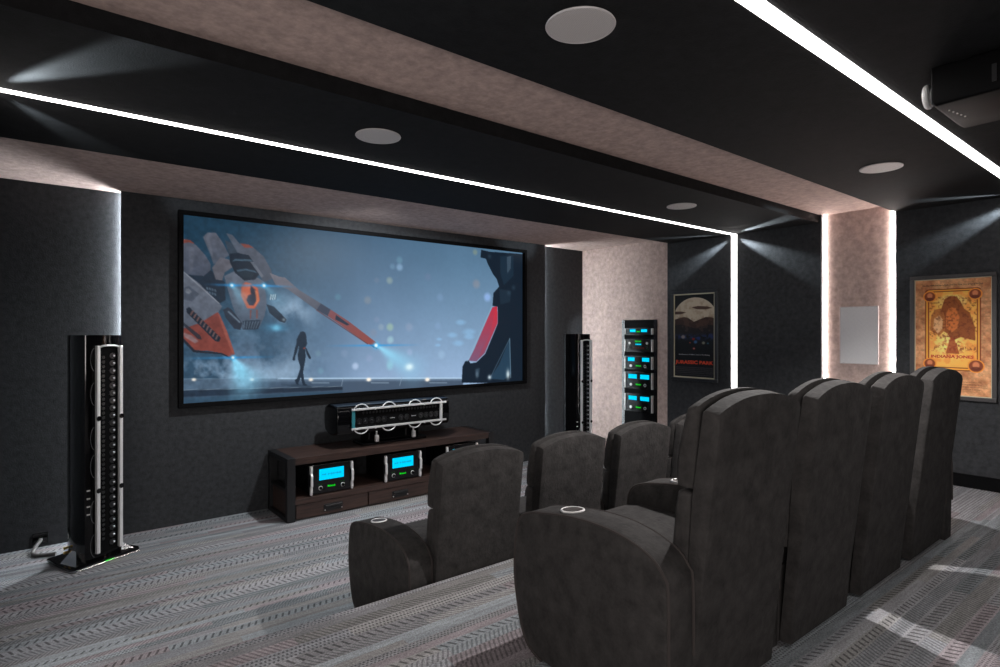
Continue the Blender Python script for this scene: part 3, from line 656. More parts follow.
# ================================================================== RECLINERS
def make_recliner(label, group, s=1.):
    t = empty('cinema_recliner', (0, 0, 0), 0, label, 'recliner', group, s)
    W = .295
    def crown(x): return .052*max(0., 1-(abs(x)/W)**2.3)-.010
    shell = [(.0, .012), (-.02, .22), (-.047, .44), (-.085, .78), (-.117, 1.065), (-.113, 1.088), (-.06, 1.098), (-.050, 1.09), (-.008, .775), (.014, .42), (.05, .012)]
    bm = bmesh.new(); prism_x(bm, shell, -W, W, bev=.006, seg=2, crown=(crown, .95, .1), nx=14); link('back_shell', bm, M_['suede'], t, True)
    head = [(-.012, .806), (-.030, 1.085), (-.025, 1.102), (.000, 1.103), (.018, 1.09), (.032, 1.04), (.056, .93), (.064, .84), (.056, .808), (.03, .803)]
    bm = bmesh.new(); prism_x(bm, head, -W+.004, W-.004, bev=.02, seg=3, crown=(crown, .92, .1), nx=14); link('headrest_cushion', bm, M_['suede'], t, True)
    lum = [(-.004, .792), (.016, .42), (.06, .42), (.085, .50), (.078, .62), (.068, .73), (.056, .79), (.03, .798)]
    bm = bmesh.new(); prism_x(bm, lum, -W+.006, W-.006, bev=.02, seg=3, nx=4); link('lumbar_cushion', bm, M_['suede'], t, True)
    seat = [(.07, .33), (.07, .475), (.2, .492), (.45, .505), (.65, .503), (.73, .485), (.757, .45), (.757, .385), (.74, .34), (.7, .33)]
    bm = bmesh.new(); prism_x(bm, seat, -W+.003, W-.003, bev=.02, seg=3, nx=4); link('seat_cushion', bm, M_['suede'], t, True)
    bm = bmesh.new(); box(bm, (-W+.01, .055, .0), (W-.01, .69, .33), .006); link('seat_base', bm, M_['suede'], t)
    bm = bmesh.new(); box(bm, (-W+.008, .692, .045), (W-.008, .75, .333), .022, 3); link('footrest', bm, M_['suede'], t, True)
    return t
ARM = [(-.016, .0), (-.022, .25), (-.020, .504), (-.004, .553), (.04, .60), (.118, .632), (.19, .648), (.26, .655), (.352, .655), (.47, .645), (.60, .624), (.68, .603), (.73, .568), (.753, .495), (.763, .33), (.743, .203), (.72, .115), (.69, .058), (.65, .025), (.59, .004), (.54, 0)]
def dense(P, n=3):
    """Catmull-Rom on the open run of points so the outline reads as a curve"""
    out = smooth_path([(0, y, z) for y, z in P], n); return [(p.y, p.z) for p in out]
def add_arm(t, side, outer=True):
    w = .0775; xc = side*(.295+w+.003)
    A_ = ARM[1:-1] if outer else [(.045, .25), (.045, .50), (.06, .57), (.09, .615)]+ARM[6:-1]
    prof = [(y, z*.985) for y, z in dense(A_, 3)]
    prof = [(A_[0][0]+.004, 0)]+[(y, max(z, .001)) for y, z in prof]+[(.54, 0)]
    bm = bmesh.new(); prism_x(bm, prof, xc-w, xc+w, bev=.016, seg=3); a = link('armrest', bm, M_['suede'], t, True)
    for sx in (-1, 1):
        bm = bmesh.new(); tube(bm, [(xc+sx*(w-.006), y+(.001 if y > .3 else -.001), z-.004) for y, z in prof[1:-1]], .0055, 6); link('piping', bm, M_['piping'], a, True)
    if True:
        tl = Euler((-.075, 0, 0)).to_matrix(); c = Vector((xc, .485, .6358))
        bm = bmesh.new(); torus(bm, c, .045, .005, seg=40, rs=8, tilt=tl); h = link('cup_holder', bm, M_['satin'], a, True)
        bm = bmesh.new(); cyl(bm, (0, 0, 0), .043, .006, seg=32)
        for v in bm.verts: v.co = tl @ v.co + c
        link('cup_well', bm, M_['cup'], h)
    return a
def row(x0, y0, z0, pitch, s, labels, group):
    proto = make_recliner(labels[1], group, s); seat = copy_tree(proto); add_arm(proto, -1, False)
    for i in range(4):
        t = seat if i == 0 else (proto if i == 1 else copy_tree(proto))
        if i == 0: add_arm(t, -1, True)
        t.location = (x0+pitch*i, y0, z0); t['label'] = labels[i]
        if i == 3: last = t
    # the end seat closes the row with a right arm too
    add_arm(last, 1, True)
row(2.087, 1.18, RISER, .75, 1., [
    'charcoal suede recliner nearest the camera, left end of the raised back row',
    'charcoal suede recliner second from the left in the raised back row',
    'charcoal suede recliner third from the left in the raised back row, before the beige column',
    'charcoal suede recliner at the far right end of the back row, before the tan poster'], 'recliners in the raised back row')
row(2.027, 2.775, FLOOR, .742, (.99, .97, .957), [
    'charcoal suede recliner at the left end of the lower front row, partly hiding the console',
    'charcoal suede recliner second from the left in the lower front row',
    'charcoal suede recliner third from the left in the front row, below the equipment rack',
    'mostly hidden charcoal recliner at the far right end of the lower front row'], 'recliners in the lower front row')
# ================================================================== MEDIA CONSOLE
CX0, CX1, CY0, CY1 = 1.835, 4.245, 5.41, 5.975
ctop = -1.166
con = empty('media_console', (3.04, 5.69, FLOOR), 0, 'long low dark walnut media console with black metal ends under the screen', 'console')
ox, oy, oz = -3.04, -5.69, -FLOOR
def cb(bm, x0, x1, ya, yb, z0, z1, bev=.002): box(bm, (x0+ox, ya+oy, z0+oz), (x1+ox, yb+oy, z1+oz), bev)
for xa, xb in ((CX0, CX0+.075), (CX1-.075, CX1)):
    bm = bmesh.new()
    cb(bm, xa, xb, CY0, CY0+.06, FLOOR, ctop); cb(bm, xa, xb, CY1-.06, CY1, FLOOR, ctop)
    cb(bm, xa, xb, CY0+.06, CY1-.06, ctop-.045, ctop); cb(bm, xa, xb, CY0+.06, CY1-.06, FLOOR, FLOOR+.04)
    cb(bm, xa+.01, xb-.01, CY0+.06, CY1-.06, -1.49, -1.46)
    link('end_frame', bm, M_['blackmetal'], con)
bm = bmesh.new(); cb(bm, CX0+.03, CX0+.042, CY0+.06, CY1-.06, FLOOR+.04, ctop-.3); link('side_panel', bm, M_['wood'], con)
bm = bmesh.new(); cb(bm, CX0+.075, CX1-.075, CY0+.005, CY1, ctop-.068, ctop-.002); link('top_panel', bm, M_['wood'], con)
bm = bmesh.new(); cb(bm, CX0+.075, CX1-.075, CY0+.008, CY1, -1.602, -1.552); link('shelf', bm, M_['wood'], con)
bm = bmesh.new(); cb(bm, CX0+.075, CX1-.075, CY0+.05, CY1, FLOOR+.012, FLOOR+.03)
for x in (1.945, 2.672, 3.405, 4.135): cb(bm, x-.01, x+.01, CY0+.03, CY1-.02, FLOOR+.03, -1.602)
link('drawer_case', bm, M_['wood'], con)
for k in range(3):
    xa = 1.918+.728*k+(.004 if k else 0); xb = 1.918+.728*(k+1)-.004
    bm = bmesh.new(); cb(bm, xa+.004, xb, CY0+.014, CY0+.034, FLOOR+.014, -1.607, .003); d = link('drawer', bm, M_['wood'], con)
    xm = (xa+xb)/2; bm = bmesh.new()
    cb(bm, xm-.095, xm+.095, CY0+.008, CY0+.014, -1.713, -1.645, .002)
    cb(bm, xm-.085, xm+.085, CY0-.012, CY0+.008, -1.672, -1.650, .006)
    link('handle', bm, M_['blackmetal'], d)
    for sx in (-1, 1):
        bm = bmesh.new(); cyl(bm, (xm+sx*.084+ox, CY0+.006+oy, -1.700+oz), .005, .006, 'y', 10); link('screw', bm, M_['satin'], d)

# ---- amplifiers on the console shelf
def handle_profile(bm, x, y0, z0, z1, w=.022, d=.04):
    h = z1-z0
    prof = [(y0, z0), (y0-d*.6, z0), (y0-d*.75, z0+h*.08), (y0-d*.7, z0+h*.26), (y0-d, z0+h*.32), (y0-d, z0+h*.68), (y0-d*.7, z0+h*.74), (y0-d*.75, z0+h*.92), (y0-d*.6, z1), (y0, z1), (y0, z0+h*.74), (y0-d*.5, z0+h*.66), (y0-d*.5, z0+h*.34), (y0, z0+h*.26)]
    prism_x(bm, prof, x-w/2, x+w/2, bev=.003, seg=1)
def amplifier(x, label):
    t = empty('amplifier', (x, 5.45, -1.551), 0, label, 'amplifier', 'amplifiers on the console shelf')
    W = .222; H = .285
    bm = bmesh.new(); box(bm, (-W+.012, .03, .012), (W-.012, .43, H-.02), .004)
    for sx in (-1, 1):
        for yy in (.08, .38): cyl(bm, (sx*.16, yy, .006), .018, .012, 'z', 14)
    link('chassis', bm, M_['matte'], t)
    bm = bmesh.new(); box(bm, (-W, .0, .008), (W, .03, H), .004); link('front_panel', bm, M_['glass'], t)
    bm = bmesh.new(); box(bm, (-.122, -.004, .135), (.125, .002, .240), .001); d = link('display', bm, M_['cyan'], t)
    rnd = random.Random(3); bm = bmesh.new()
    for q in range(22):
        hx = -.10+q*.0093; hh = .004+.018*rnd.random()
        box(bm, (hx, -.0055, .186-hh/2), (hx+.006, -.0035, .186+hh/2))
    link('meter_trace', bm, M_['cyan_dim'], d)
    for sx in (-1, 1):
        bm = bmesh.new(); handle_profile(bm, sx*.205, .002, .010, H-.004); link('handle', bm, M_['satin'], t, False)
        bm = bmesh.new(); torus(bm, (sx*.112, -.008, .062), .0165, .0045, 'y', 24, 6); kn = link('knob', bm, M_['satin'], t, True)
        bm = bmesh.new(); cyl(bm, (sx*.112, -.008, .062), .0155, .018, 'y', 20); link('knob_cap', bm, M_['matte'], kn)
        for ddx in (-.014, .014):
            bm = bmesh.new(); box(bm, (sx*.112+ddx-.004, -.002, .094), (sx*.112+ddx+.004, .002, .097)); link('dial_mark', bm, M_['green_dim'], t)
    text_mesh('logo', 'McIntosh', M_['green'], .075, .019, (0, -.002, .070), ROT_FRONT, t, bold=.012)
    return t
amplifier(2.273, 'black amplifier with blue display at the left end of the console')
amplifier(3.055, 'black amplifier with blue display in the middle bay of the console')
amplifier(3.81, 'black amplifier at the right of the console, mostly hidden behind a front recliner')

# ================================================================== CENTRE SPEAKER
cs = empty('center_speaker', (3.08, 5.66, ctop), 0, 'horizontal gloss black line speaker with silver rails standing on the console', 'speaker')
def cc(x, y, z): return (x-3.08, y-5.66, z-ctop)
bm = bmesh.new()
plan = [(.105, -.16), (.14, -.135), (.155, -.06), (.155, .06), (.12, .15), (.05, .175), (-.05, .175), (-.12, .15), (-.155, .06), (-.155, -.06), (-.14, -.135), (-.105, -.16)]
prism_x(bm, [(y+.02, z+.285) for z, y in plan], -.72, .615, bev=.018, seg=3); link('cabinet', bm, M_['gloss'], cs, True)
FY = -.158
bm = bmesh.new(); box(bm, (-.54, FY, .205), (.52, FY+.02, .390), .002); link('baffle', bm, M_['matte'], cs)
for z in (.198, .391):
    bm = bmesh.new(); box(bm, (-.585, FY-.03, z-.010), (.540, FY-.006, z+.010), .003); r_ = link('rail', bm, M_['silver'], cs)
    for x in (-.33, .25):
        bm = bmesh.new(); cyl(bm, (x, FY-.034, z), .015, .012, 'y', 16, bev=.002); link('rail_clamp', bm, M_['silver'], r_)
for x in (-.48, -.17, .14, .41):
    for a0, zc in ((.16, .392), (PI+.16, .197)):
        bm = bmesh.new(); torus(bm, (x, FY-.022, zc+(-.035 if zc > .3 else .035)), .086, .0065, 'y', 24, 6, a0=a0+.24, a1=a0+PI-.56); link('ring_trim', bm, M_['silver'], cs, True)
bm = bmesh.new(); box(bm, (-.58, FY-.02, .208), (-.545, FY-.004, .381), .003); link('end_plate', bm, M_['teal'], cs)
bm = bmesh.new(); box(bm, (.462, FY-.032, .197), (.488, FY-.004, .392), .006); link('end_bracket', bm, M_['silver'], cs)
def driver(par, x, z, r, y=FY, name='midrange_driver', dome=False):
    bm = bmesh.new(); torus(bm, (x, y-.002, z), r, r*.16, 'y', 20, 6); cyl(bm, (x, y-.002, z), r*.95, .004, 'y', 20, r2=None); o = link(name, bm, M_['cone'], par, True)
    bm = bmesh.new(); bmesh.ops.create_uvsphere(bm, u_segments=12, v_segments=6, radius=r*(.42 if not dome else .6))
    for v in bm.verts: v.co = Vector((v.co.x+x, v.co.y*.6+y-.004, v.co.z+z))
    link('dome', bm, M_['dome'] if dome else M_['cone'], o, True)
for i in range(24): driver(cs, -.45+i*.0375, .350, .0115, name='tweeter', dome=False)
for x in (-.495, -.425, -.355, -.285, -.215, -.02, .05, .225, .29, .355, .42): driver(cs, x, .267, .027)
for x, s_ in ((-.12, 'McIntosh'), (.135, 'McIntosh')): text_mesh('logo', s_, M_['ink_white'], .055, .011, (x, FY-.003, .272), ROT_FRONT, cs, bold=.01)
for x in (-.27, .17):
    bm = bmesh.new(); box(bm, (x-.017, -.12, .03), (x+.017, -.08, .10), .004); box(bm, (x-.008, -.10, .1), (x+.008, -.085, .14), .002); f_ = link('foot', bm, M_['silver'], cs)
bm = bmesh.new(); box(bm, (-.42, -.09, 0), (.34, .16, .022), .004); box(bm, (-.36, -.03, .022), (.28, .10, .15), .01); link('stand', bm, M_['gloss'], cs)

# ================================================================== TOWER SPEAKERS
def tower(loc, rz, label, mirror=False):
    t = empty('tower_speaker', loc, rz, label, 'speaker', 'tall line array tower speakers')
    bm = bmesh.new()   # splayed base plate with rounded front
    pl = [(-.235, -.20), (.235, -.20), (.262, -.16), (.235, .05), (.20, .22), (-.20, .22), (-.235, .05), (-.262, -.16)]
    prism_z(bm, pl, .006, .030, .004); link('base_plate', bm, M_['gloss'], t)
    bm = bmesh.new(); tube(bm, [(-.262, -.16, .010), (-.235, -.203, .010), (.235, -.203, .010), (.262, -.16, .010)], .007, 8)
    box(bm, (-.20, -.16, 0), (.20, .20, .006)); link('base_trim', bm, M_['chrome'], t)
    bm = bmesh.new()
    for sx in (-1, 1):
        P = [(sx*.12, -.10, .03), (sx*.22, -.17, .03), (sx*.22, .02, .03), (sx*.12, .12, .03), (sx*.12, .0, .135)]
        vs = [bm.verts.new(p) for p in P]
        for a, b in ((0, 1), (1, 2), (2, 3), (3, 0)): bm.faces.new((vs[a], vs[b], vs[4]))
        bm.faces.new(vs[:4])
    bmesh.ops.recalc_face_normals(bm, faces=list(bm.faces)); link('base_wing', bm, M_['chrome'], t)
    bm = bmesh.new()
    plan = [(-.118, -.15), (.118, -.15), (.138, -.135), (.150, -.06), (.146, .02), (.128, .09), (.095, .14), (.05, .165), (-.05, .165), (-.095, .14), (-.128, .09), (-.146, .02), (-.150, -.06), (-.138, -.135)]
    prism_z(bm, plan, .030, 1.735, .004); link('cabinet', bm, M_['gloss'], t, True)
    bm = bmesh.new(); box(bm, (-.064, -.172, .075), (.088, -.148, 1.655), .003); link('baffle', bm, M_['matte'], t)
    for sx in (-1, 1):
        bm = bmesh.new(); box(bm, (.012+sx*.086-.013, -.198, .085), (.012+sx*.086+.013, -.170, 1.655), .004); r_ = link('rail', bm, M_['silver'], t)
        for z in (.56, 1.105):
            bm = bmesh.new(); torus(bm, (.012+sx*.086, -.199, z), .013, .006, 'y', 18, 6); cyl(bm, (.012+sx*.086, -.196, z), .012, .012, 'y', 14)
            link('rail_clamp', bm, M_['gloss'], r_, True)
    for z in (1.55, 1.29, .955, .745, .40, .145):
        bm = bmesh.new(); torus(bm, (-.086, -.166, z), .088, .0028, 'y', 26, 6, a0=PI/2+.25, a1=3*PI/2-.25)
        for v in bm.verts: v.co.x = -.080+(v.co.x+.086)*.40
        link('ring_trim', bm, M_['ring'], t, True)
    bm = bmesh.new(); tube(bm, smooth_path([(-.070, -.184, 1.640), (-.03, -.190, 1.654), (.05, -.190, 1.654), (.094, -.184, 1.640)], 5), .008, 8); link('top_bar', bm, M_['silver'], t, True)
    for i in range(40): driver(t, -.026, 1.565-i*.0355, .0105, -.173, 'tweeter')
    for i in range(26): driver(t, .042, 1.575-i*.0575, .0205, -.173, 'midrange_driver', False)
    # bright domes on the midrange column
    for i in range(26):
        bm = bmesh.new(); bmesh.ops.create_uvsphere(bm, u_segments=10, v_segments=6, radius=.0085)
        for v in bm.verts: v.co = Vector((v.co.x+.050, v.co.y-.181, v.co.z+1.575-i*.0575))
        link('phase_plug', bm, M_['dome'], t, True)
    for z in (.38, .44, .50, .56):
        bm = bmesh.new(); box(bm, (-.132, -.152, z), (-.108, -.144, z+.012), .002); link('side_vent', bm, M_['satin'], t)
    text_mesh('logo', 'McIntosh', M_['green'], .06, .012, (0, -.2105, .019), ROT_FRONT, t, bold=.01)
    for z in (.085, .12):
        bm = bmesh.new(); cyl(bm, (-.155, .06, z), .010, .03, 'x', 12); link('terminal', bm, M_['brass'], t, True)
    return t
tower((.372, 5.545, FLOOR), math.radians(27.8), 'tall gloss black line array speaker at the left of the screen')
tower((5.785, 5.57, FLOOR), math.radians(-1), 'tall gloss black line array speaker right of the screen, behind the front recliners')

# ---- wall socket and cable
so = empty('wall_socket', (.058, FRONT_REC, -1.685), 0, 'small black wall socket low on the wall left of the tower speaker', 'socket')
bm = bmesh.new(); box(bm, (-.052, -.012, -.045), (.052, 0, .045), .003); link('cover_plate', bm, M_['gloss'], so)
bm = bmesh.new(); cyl(bm, (0, -.018, 0), .017, .014, 'y', 18); link('outlet', bm, M_['matte'], so)
bm = bmesh.new()
tube(bm, smooth_path([(.060, 6.055, -1.685), (.055, 6.03, -1.69), (.025, 5.96, -1.715), (.008, 5.90, -1.738), (.03, 5.83, -1.741), (.10, 5.80, -1.741), (.15, 5.775, -1.741)], 8), .0135, 10)
tag(link('speaker_cable', bm, M_['braid'], None, True), 'thick grey braided cable looping from the wall socket to the left tower speaker', 'cable')

# ================================================================== EQUIPMENT RACK
RX = 6.455
rk = empty('equipment_rack', (RIGHT_REC, 5.03, -1.5), 0, 'tall black rack recessed flush in the beige wall behind the front row', 'rack')
bm = bmesh.new(); rz0, rz1 = 0, 1.672
ya, yb = 4.74-5.03, 5.325-5.03
box(bm, (-.016, ya, rz0), (.0, yb, rz1), .001)
link('back_panel', bm, M_['matte'], rk)
for s_, (a_, b_) in enumerate(((ya, ya+.05), (yb-.05, yb))):
    bm = bmesh.new(); box(bm, (-.0164, a_, rz0), (-.012, b_, rz1), .0); link('rack_rail', bm, M_['glass'], rk)
def rack_unit(z0, z1, disp, label, kind):
    zc = (z0+z1)/2; h = (z1-z0)/2
    t = empty('rack_unit', (RIGHT_REC-.0165, 5.014, zc), 0, label, 'audio component', 'audio components in the wall rack')
    bm = bmesh.new(); box(bm, (-.030, -.215, -h), (0, .215, h), .003); link('front_panel', bm, M_['glass'], t)
    for sy in (-1, 1):
        bm = bmesh.new(); box(bm, (-.044, sy*.222-.008, -h+.006), (-.004, sy*.222+.008, h-.006), .004); link('handle', bm, M_['satin'], t)
    X = -.031
    for (y0, y1, za, zb) in disp:
        bm = bmesh.new(); box(bm, (X-.003, 5.014*0+y0-5.014, za-zc), (X+.002, y1-5.014, zb-zc), .001); link('display', bm, M_['cyan'], t)
    if kind == 'meter':
        for sy in (-1, 1):
            bm = bmesh.new(); cyl(bm, (X-.008, sy*.122, -h*.50), .019, .02, 'x', 20, bev=.002); link('knob', bm, M_['satin'] if sy > 0 else M_['matte'], t, True)
            if sy < 0:
                bm = bmesh.new(); torus(bm, (X-.019, sy*.122, -h*.50), .017, .0035, 'x', 22, 6); link('knob_ring', bm, M_['satin'], t, True)
        text_mesh('logo', 'McIntosh', M_['green'], .085, .02, (X-.002, 0, -h*.5+.004), ROT_RIGHT, t, bold=.012)
    elif kind == 'small':
        text_mesh('logo', 'McIntosh', M_['green'], .055, .018, (X-.002, -.0, 0), ROT_RIGHT, t, bold=.012)
    else:
        text_mesh('logo', 'McIntosh', M_['green'], .10, .02, (X-.002, .005, h*.66), ROT_RIGHT, t, bold=.012)
        bm = bmesh.new()
        for k in range(4): box(bm, (X-.003, -.045+k*.026, -h*.06+.012), (X, -.028+k*.026, -h*.06+.030))
        link('readout', bm, M_['cyan'], t)
        for k in range(5):
            bm = bmesh.new(); box(bm, (X-.003, -.09+k*.04, -h*.42), (X, -.075+k*.04, -h*.42+.010))
            link('status_lamp', bm, M_['red_dim'], t)
        for sy in (-1, 1):
            for zz in (.35, -.25):
                bm = bmesh.new(); torus(bm, (X-.008, sy*.145, h*zz), .015, .003, 'x', 18, 6); cyl(bm, (X-.006, sy*.145, h*zz), .014, .014, 'x', 16); link('knob', bm, M_['satin'] if zz > 0 else M_['cone'], t, True)
                bm = bmesh.new(); box(bm, (X-.003, sy*.145-.012, h*zz-.028), (X, sy*.145-.004, h*zz-.024)); link('dial_mark', bm, M_['green_dim'], t)
rack_unit(-.034, .061, [(5.065, 5.157, .006, .044), (4.874, 4.969, .006, .044)], 'slim black unit with two small blue displays, topmost in the wall rack', 'small')
rack_unit(-.264, -.088, [], 'black preamplifier without large displays, second from top in the wall rack', 'pre')
rack_unit(-.50, -.319, [(5.081, 5.192, -.391, -.340), (4.838, 4.952, -.391, -.340)], 'black amplifier with twin blue meters, third from top in the wall rack', 'meter')
rack_unit(-.766, -.535, [(5.044, 5.182, -.628, -.569), (4.840, 4.984, -.628, -.569)], 'black amplifier with twin blue meters, fourth from top in the wall rack', 'meter')
rack_unit(-1.078, -.834, [(5.044, 5.180, -.920, -.865), (4.840, 4.984, -.920, -.865)], 'black amplifier with twin blue meters, lowest visible in the wall rack', 'meter')

# ================================================================== IN-WALL SPEAKER
iw = empty('wall_speaker', (RIGHT_REC, 2.324, -.027), 0, 'rectangular pale grey perforated speaker grille set in the lit beige column', 'speaker')
bm = bmesh.new(); box(bm, (-.008, -.168, -.282), (0, .168, .282), .001); link('grille', bm, M_['grille_wall'], iw)
bm = bmesh.new()
for lo, hi in (((-.011, -.175, .281), (0, .175, .289)), ((-.011, -.175, -.289), (0, .175, -.281)), ((-.011, -.175, -.281), (0, -.167, .281)), ((-.011, .167, -.281), (0, .175, .281))): box(bm, lo, hi, .001)
link('grille_frame', bm, M_['trimring'], iw)

# ================================================================== POSTERS
def poster_frame(root, w, h, fw, m, t=.032):
    bm = bmesh.new(); W, H = w/2, h/2
    for lo, hi in (((-t, -W, H-fw), (0, W, H)), ((-t, -W, -H), (0, W, -H+fw)), ((-t, -W, -H+fw), (0, -W+fw, H-fw)), ((-t, W-fw, -H+fw), (0, W, H-fw))): box(bm, lo, hi, .004)
    link('frame', bm, m, root)
def mat_board(root, w, h, fw):
    bm = bmesh.new(); W, H = w/2, h/2; t = .016
    for lo, hi in (((-t, -W, H-fw), (-.001, W, H)), ((-t, -W, -H), (-.001, W, -H+fw)), ((-t, -W, -H+fw), (-.001, -W+fw, H-fw)), ((-t, W-fw, -H+fw), (-.001, W, H-fw))): box(bm, lo, hi)
    link('mat_board', bm, M_['mat_cream'], root)
# dark poster
p1 = empty('framed_poster', (RIGHT, 4.141, -.04), 0, 'dark film poster with a pale disc and orange title, left of the vertical LED line', 'poster')
poster_frame(p1, .65, 1.12, .037, M_['frame_dark']); mat_board(p1, .578, 1.048, .016)
w_, h_ = .547, 1.017
cv = Canvas(150, 280, w_/h_); cv.C[:] = (8, 8, 9)
cv.C += (vnoise(cv.U, cv.V*1.8, 20, 2)[..., None]-.5)*3
U, V = cv.U, cv.V
cv.ell((.52, .30), .56, .265, (186, 172, 152)); n1 = vnoise(U, V*1.8, 10, 5)
ring = np.clip((1-np.sqrt(((U-.52)/.56)**2+((V-.30)/.265)**2))*8, 0, 1)
cv.over(ring*np.clip((n1-.45)*2.4, 0, .5), (140, 118, 96))
# plain stand-in art: dark rolling hills and cloud bars in front of a pale moon
cv.poly([(0, .20), (.16, .20), (.30, .215), (.16, .235), (0, .235)], (60, 38, 28), .9, 1)
cv.poly([(.44, .155), (.60, .14), (.84, .15), (.96, .17), (.80, .185), (.58, .18)], (66, 44, 34), .9, 1)
cv.poly([(.0, .30), (.10, .285), (.24, .27), (.36, .285), (.50, .33), (.66, .30), (.80, .275), (.92, .28), (1, .29), (1, .52), (0, .52)], (48, 28, 20), .95, 1)
cv.poly([(.0, .37), (.15, .36), (.34, .385), (.52, .41), (.7, .385), (.86, .37), (1, .38), (1, .55), (0, .55)], (26, 18, 18), 1, 1)
cv.over(ring*np.clip((n1-.52)*6, 0, .35)*(V > .27)*(V < .45), (104, 78, 62))
tr = np.clip((V-(.475+.05*np.abs(U-.5)-.075*(vnoise(U, V*0, 14, 9)-.4)))*40, 0, 1)
cv.over(tr, (10, 10, 14)); 
band = np.exp(-((V-.515)/.035)**2)*np.clip((vnoise(U, V*1.8, 18, 12)-.42)*6, 0, 1)
cv.over(band*.9, (34, 52, 96))
for x, y, r, c in ((.22, .515, .05, (150, 135, 130)), (.49, .54, .035, (160, 35, 28)), (.54, .575, .045, (60, 110, 160)), (.74, .585, .04, (140, 140, 120)), (.62, .53, .05, (28, 50, 110)), (.85, .59, .025, (50, 100, 120)), (.40, .585, .018, (190, 80, 50)), (.92, .50, .06, (30, 44, 90)), (.5, .655, .034, (150, 42, 34)), (.5, .655, .018, (200, 150, 140))):
    cv.ell((x, y), r, r*w_/h_*.8, c, .9, .7)
cred = np.clip((V-.875)*200, 0, 1)*np.clip((.985-V)*200, 0, 1)*((np.abs(U-.5) < .48))
cv.over(cred*np.where(((V*1000) % 22) < 13, 1, 0)*(.35+.5*(vnoise(U*3, V*4, 60, 6, 2) > .5)), (74, 70, 74))
painted_panel('print', cv, M_['print'], (-.012, w_/2, h_/2), (0, -w_, 0), (0, 0, -h_), p1)
text_mesh('title_lettering', 'JURASSIC PARK', M_['ink_orange'], .53, .058, (-.0135, 0, -.335), ROT_RIGHT, p1, bold=.035)
text_mesh('tagline_lettering', 'An Adventure 65 Million Years In The Making', M_['ink_white'], .43, .017, (-.0135, 0, -.235), ROT_RIGHT, p1, bold=.008)
# tan poster
p2 = empty('framed_poster', (RIGHT, 1.546, -.04), 0, 'tan and gold film poster in a grey frame at the right edge of the picture', 'poster')
poster_frame(p2, .628, 1.11, .034, M_['frame_grey']); mat_board(p2, .562, 1.044, .008)
w_, h_ = .547, 1.029
cv = Canvas(170, 310, w_/h_); U, V = cv.U, cv.V
n1 = vnoise(U, V*1.9, 9, 21); n2 = vnoise(U, V*1.9, 34, 22)
cv.C = mixc((196, 146, 104), (150, 92, 58), np.clip((n1-.3)*1.8, 0, 1)); cv.C *= (.82+.36*n2)[..., None]
for y in (.33, .62, .93): cv.line((0, y), (.12, y), .006, (140, 88, 56), .5); cv.line((.88, y), (1, y), .006, (140, 88, 56), .5)
def rrect(x0, y0, x1, y1, r=.05):
    P = []
    for cx, cy, a in ((x1-r, y0+r*.5, -PI/2), (x1-r, y1-r*.5, 0), (x0+r, y1-r*.5, PI/2), (x0+r, y0+r*.5, PI)):
        for k in range(7): P.append((cx+r*math.cos(a+k*PI/12), cy+r*.5*math.sin(a+k*PI/12)))
    return P
cv.poly(rrect(.135, .08, .875, .79), (112, 52, 24)); cv.poly(rrect(.15, .088, .86, .782), (222, 150, 58)); cv.poly(rrect(.175, .10, .835, .77), (118, 58, 26)); cv.poly(rrect(.19, .108, .82, .762), (226, 158, 70))
inside = cv.poly_mask(rrect(.19, .108, .82, .762))
cv.over(inside*np.exp(-(((U-.5)/.27)**2+((V-.30)/.22)**2)), (236, 184, 92))
cv.over(inside*np.exp(-(((U-.45)/.22)**2+((V-.56)/.13)**2))*.95, (252, 214, 128))
cv.over(inside*np.clip((n1-.5)*4, 0, .5), (196, 118, 52))
# plain stand-in art: sandstone towers and dunes under a gold sky
cv.ell((.50, .19), .20, .055, (232, 190, 110), .9, .3)
cv.poly([(.34, .43), (.36, .25), (.40, .17), (.47, .145), (.55, .15), (.61, .19), (.66, .26), (.73, .29), (.80, .42), (.80, .53), (.62, .50), (.5, .53), (.44, .47)], (134, 70, 30), .95, 1)
cv.poly([(.42, .42), (.42, .30), (.47, .24), (.55, .25), (.60, .33), (.58, .42), (.5, .46)], (198, 112, 54), .9, 2)
cv.poly([(.20, .44), (.22, .31), (.27, .26), (.35, .25), (.40, .31), (.41, .44), (.33, .49)], (168, 100, 50), .9, 1)
cv.poly([(.25, .42), (.26, .34), (.33, .31), (.38, .35), (.37, .43), (.31, .47)], (214, 172, 126), .85, 2)
cv.over(inside*np.clip((n2-.50)*2.5, 0, .6)*(V > .14)*(V < .52), (96, 42, 18))
cv.over(inside*np.clip((n2-.50)*6, 0, .9)*np.exp(-(((U-.5)/.13)**2+((V-.575)/.08)**2)), (110, 42, 22))
cv.poly([(.42, .64), (.46, .54), (.49, .49), (.53, .52), (.57, .58), (.60, .645)], (140, 58, 28), .8, 2)
cv.over(inside*np.clip((n2-.54)*6, 0, .7)*np.exp(-((V-.60)/.025)**2), (130, 60, 34))
for x, y, r in ((.20, .145, .075), (.80, .135, .075), (.20, .735, .075), (.81, .745, .09)):
    cv.ell((x, y), r+.018, (r+.018)*w_/h_, (212, 132, 52)); cv.ell((x, y), r, r*w_/h_, (122, 58, 34))
    cv.ell((x, y-.008), r*.5, r*.5*w_/h_*1.2, (198, 122, 82), .9, .4); cv.ell((x, y+.022), r*.7, r*.35*w_/h_, (90, 40, 26), .8, .3)
cv.over(((V > .868)&(V < .955)&(np.abs(U-.5) < .38))*np.where(((V*1000) % 20) < 10, 1, 0)*(.15+.35*(vnoise(U*3, V*4, 60, 16, 2) > .5)), (110, 70, 46))
cv.C *= 1.18
painted_panel('print', cv, M_['print'], (-.012, w_/2, h_/2), (0, -w_, 0), (0, 0, -h_), p2)
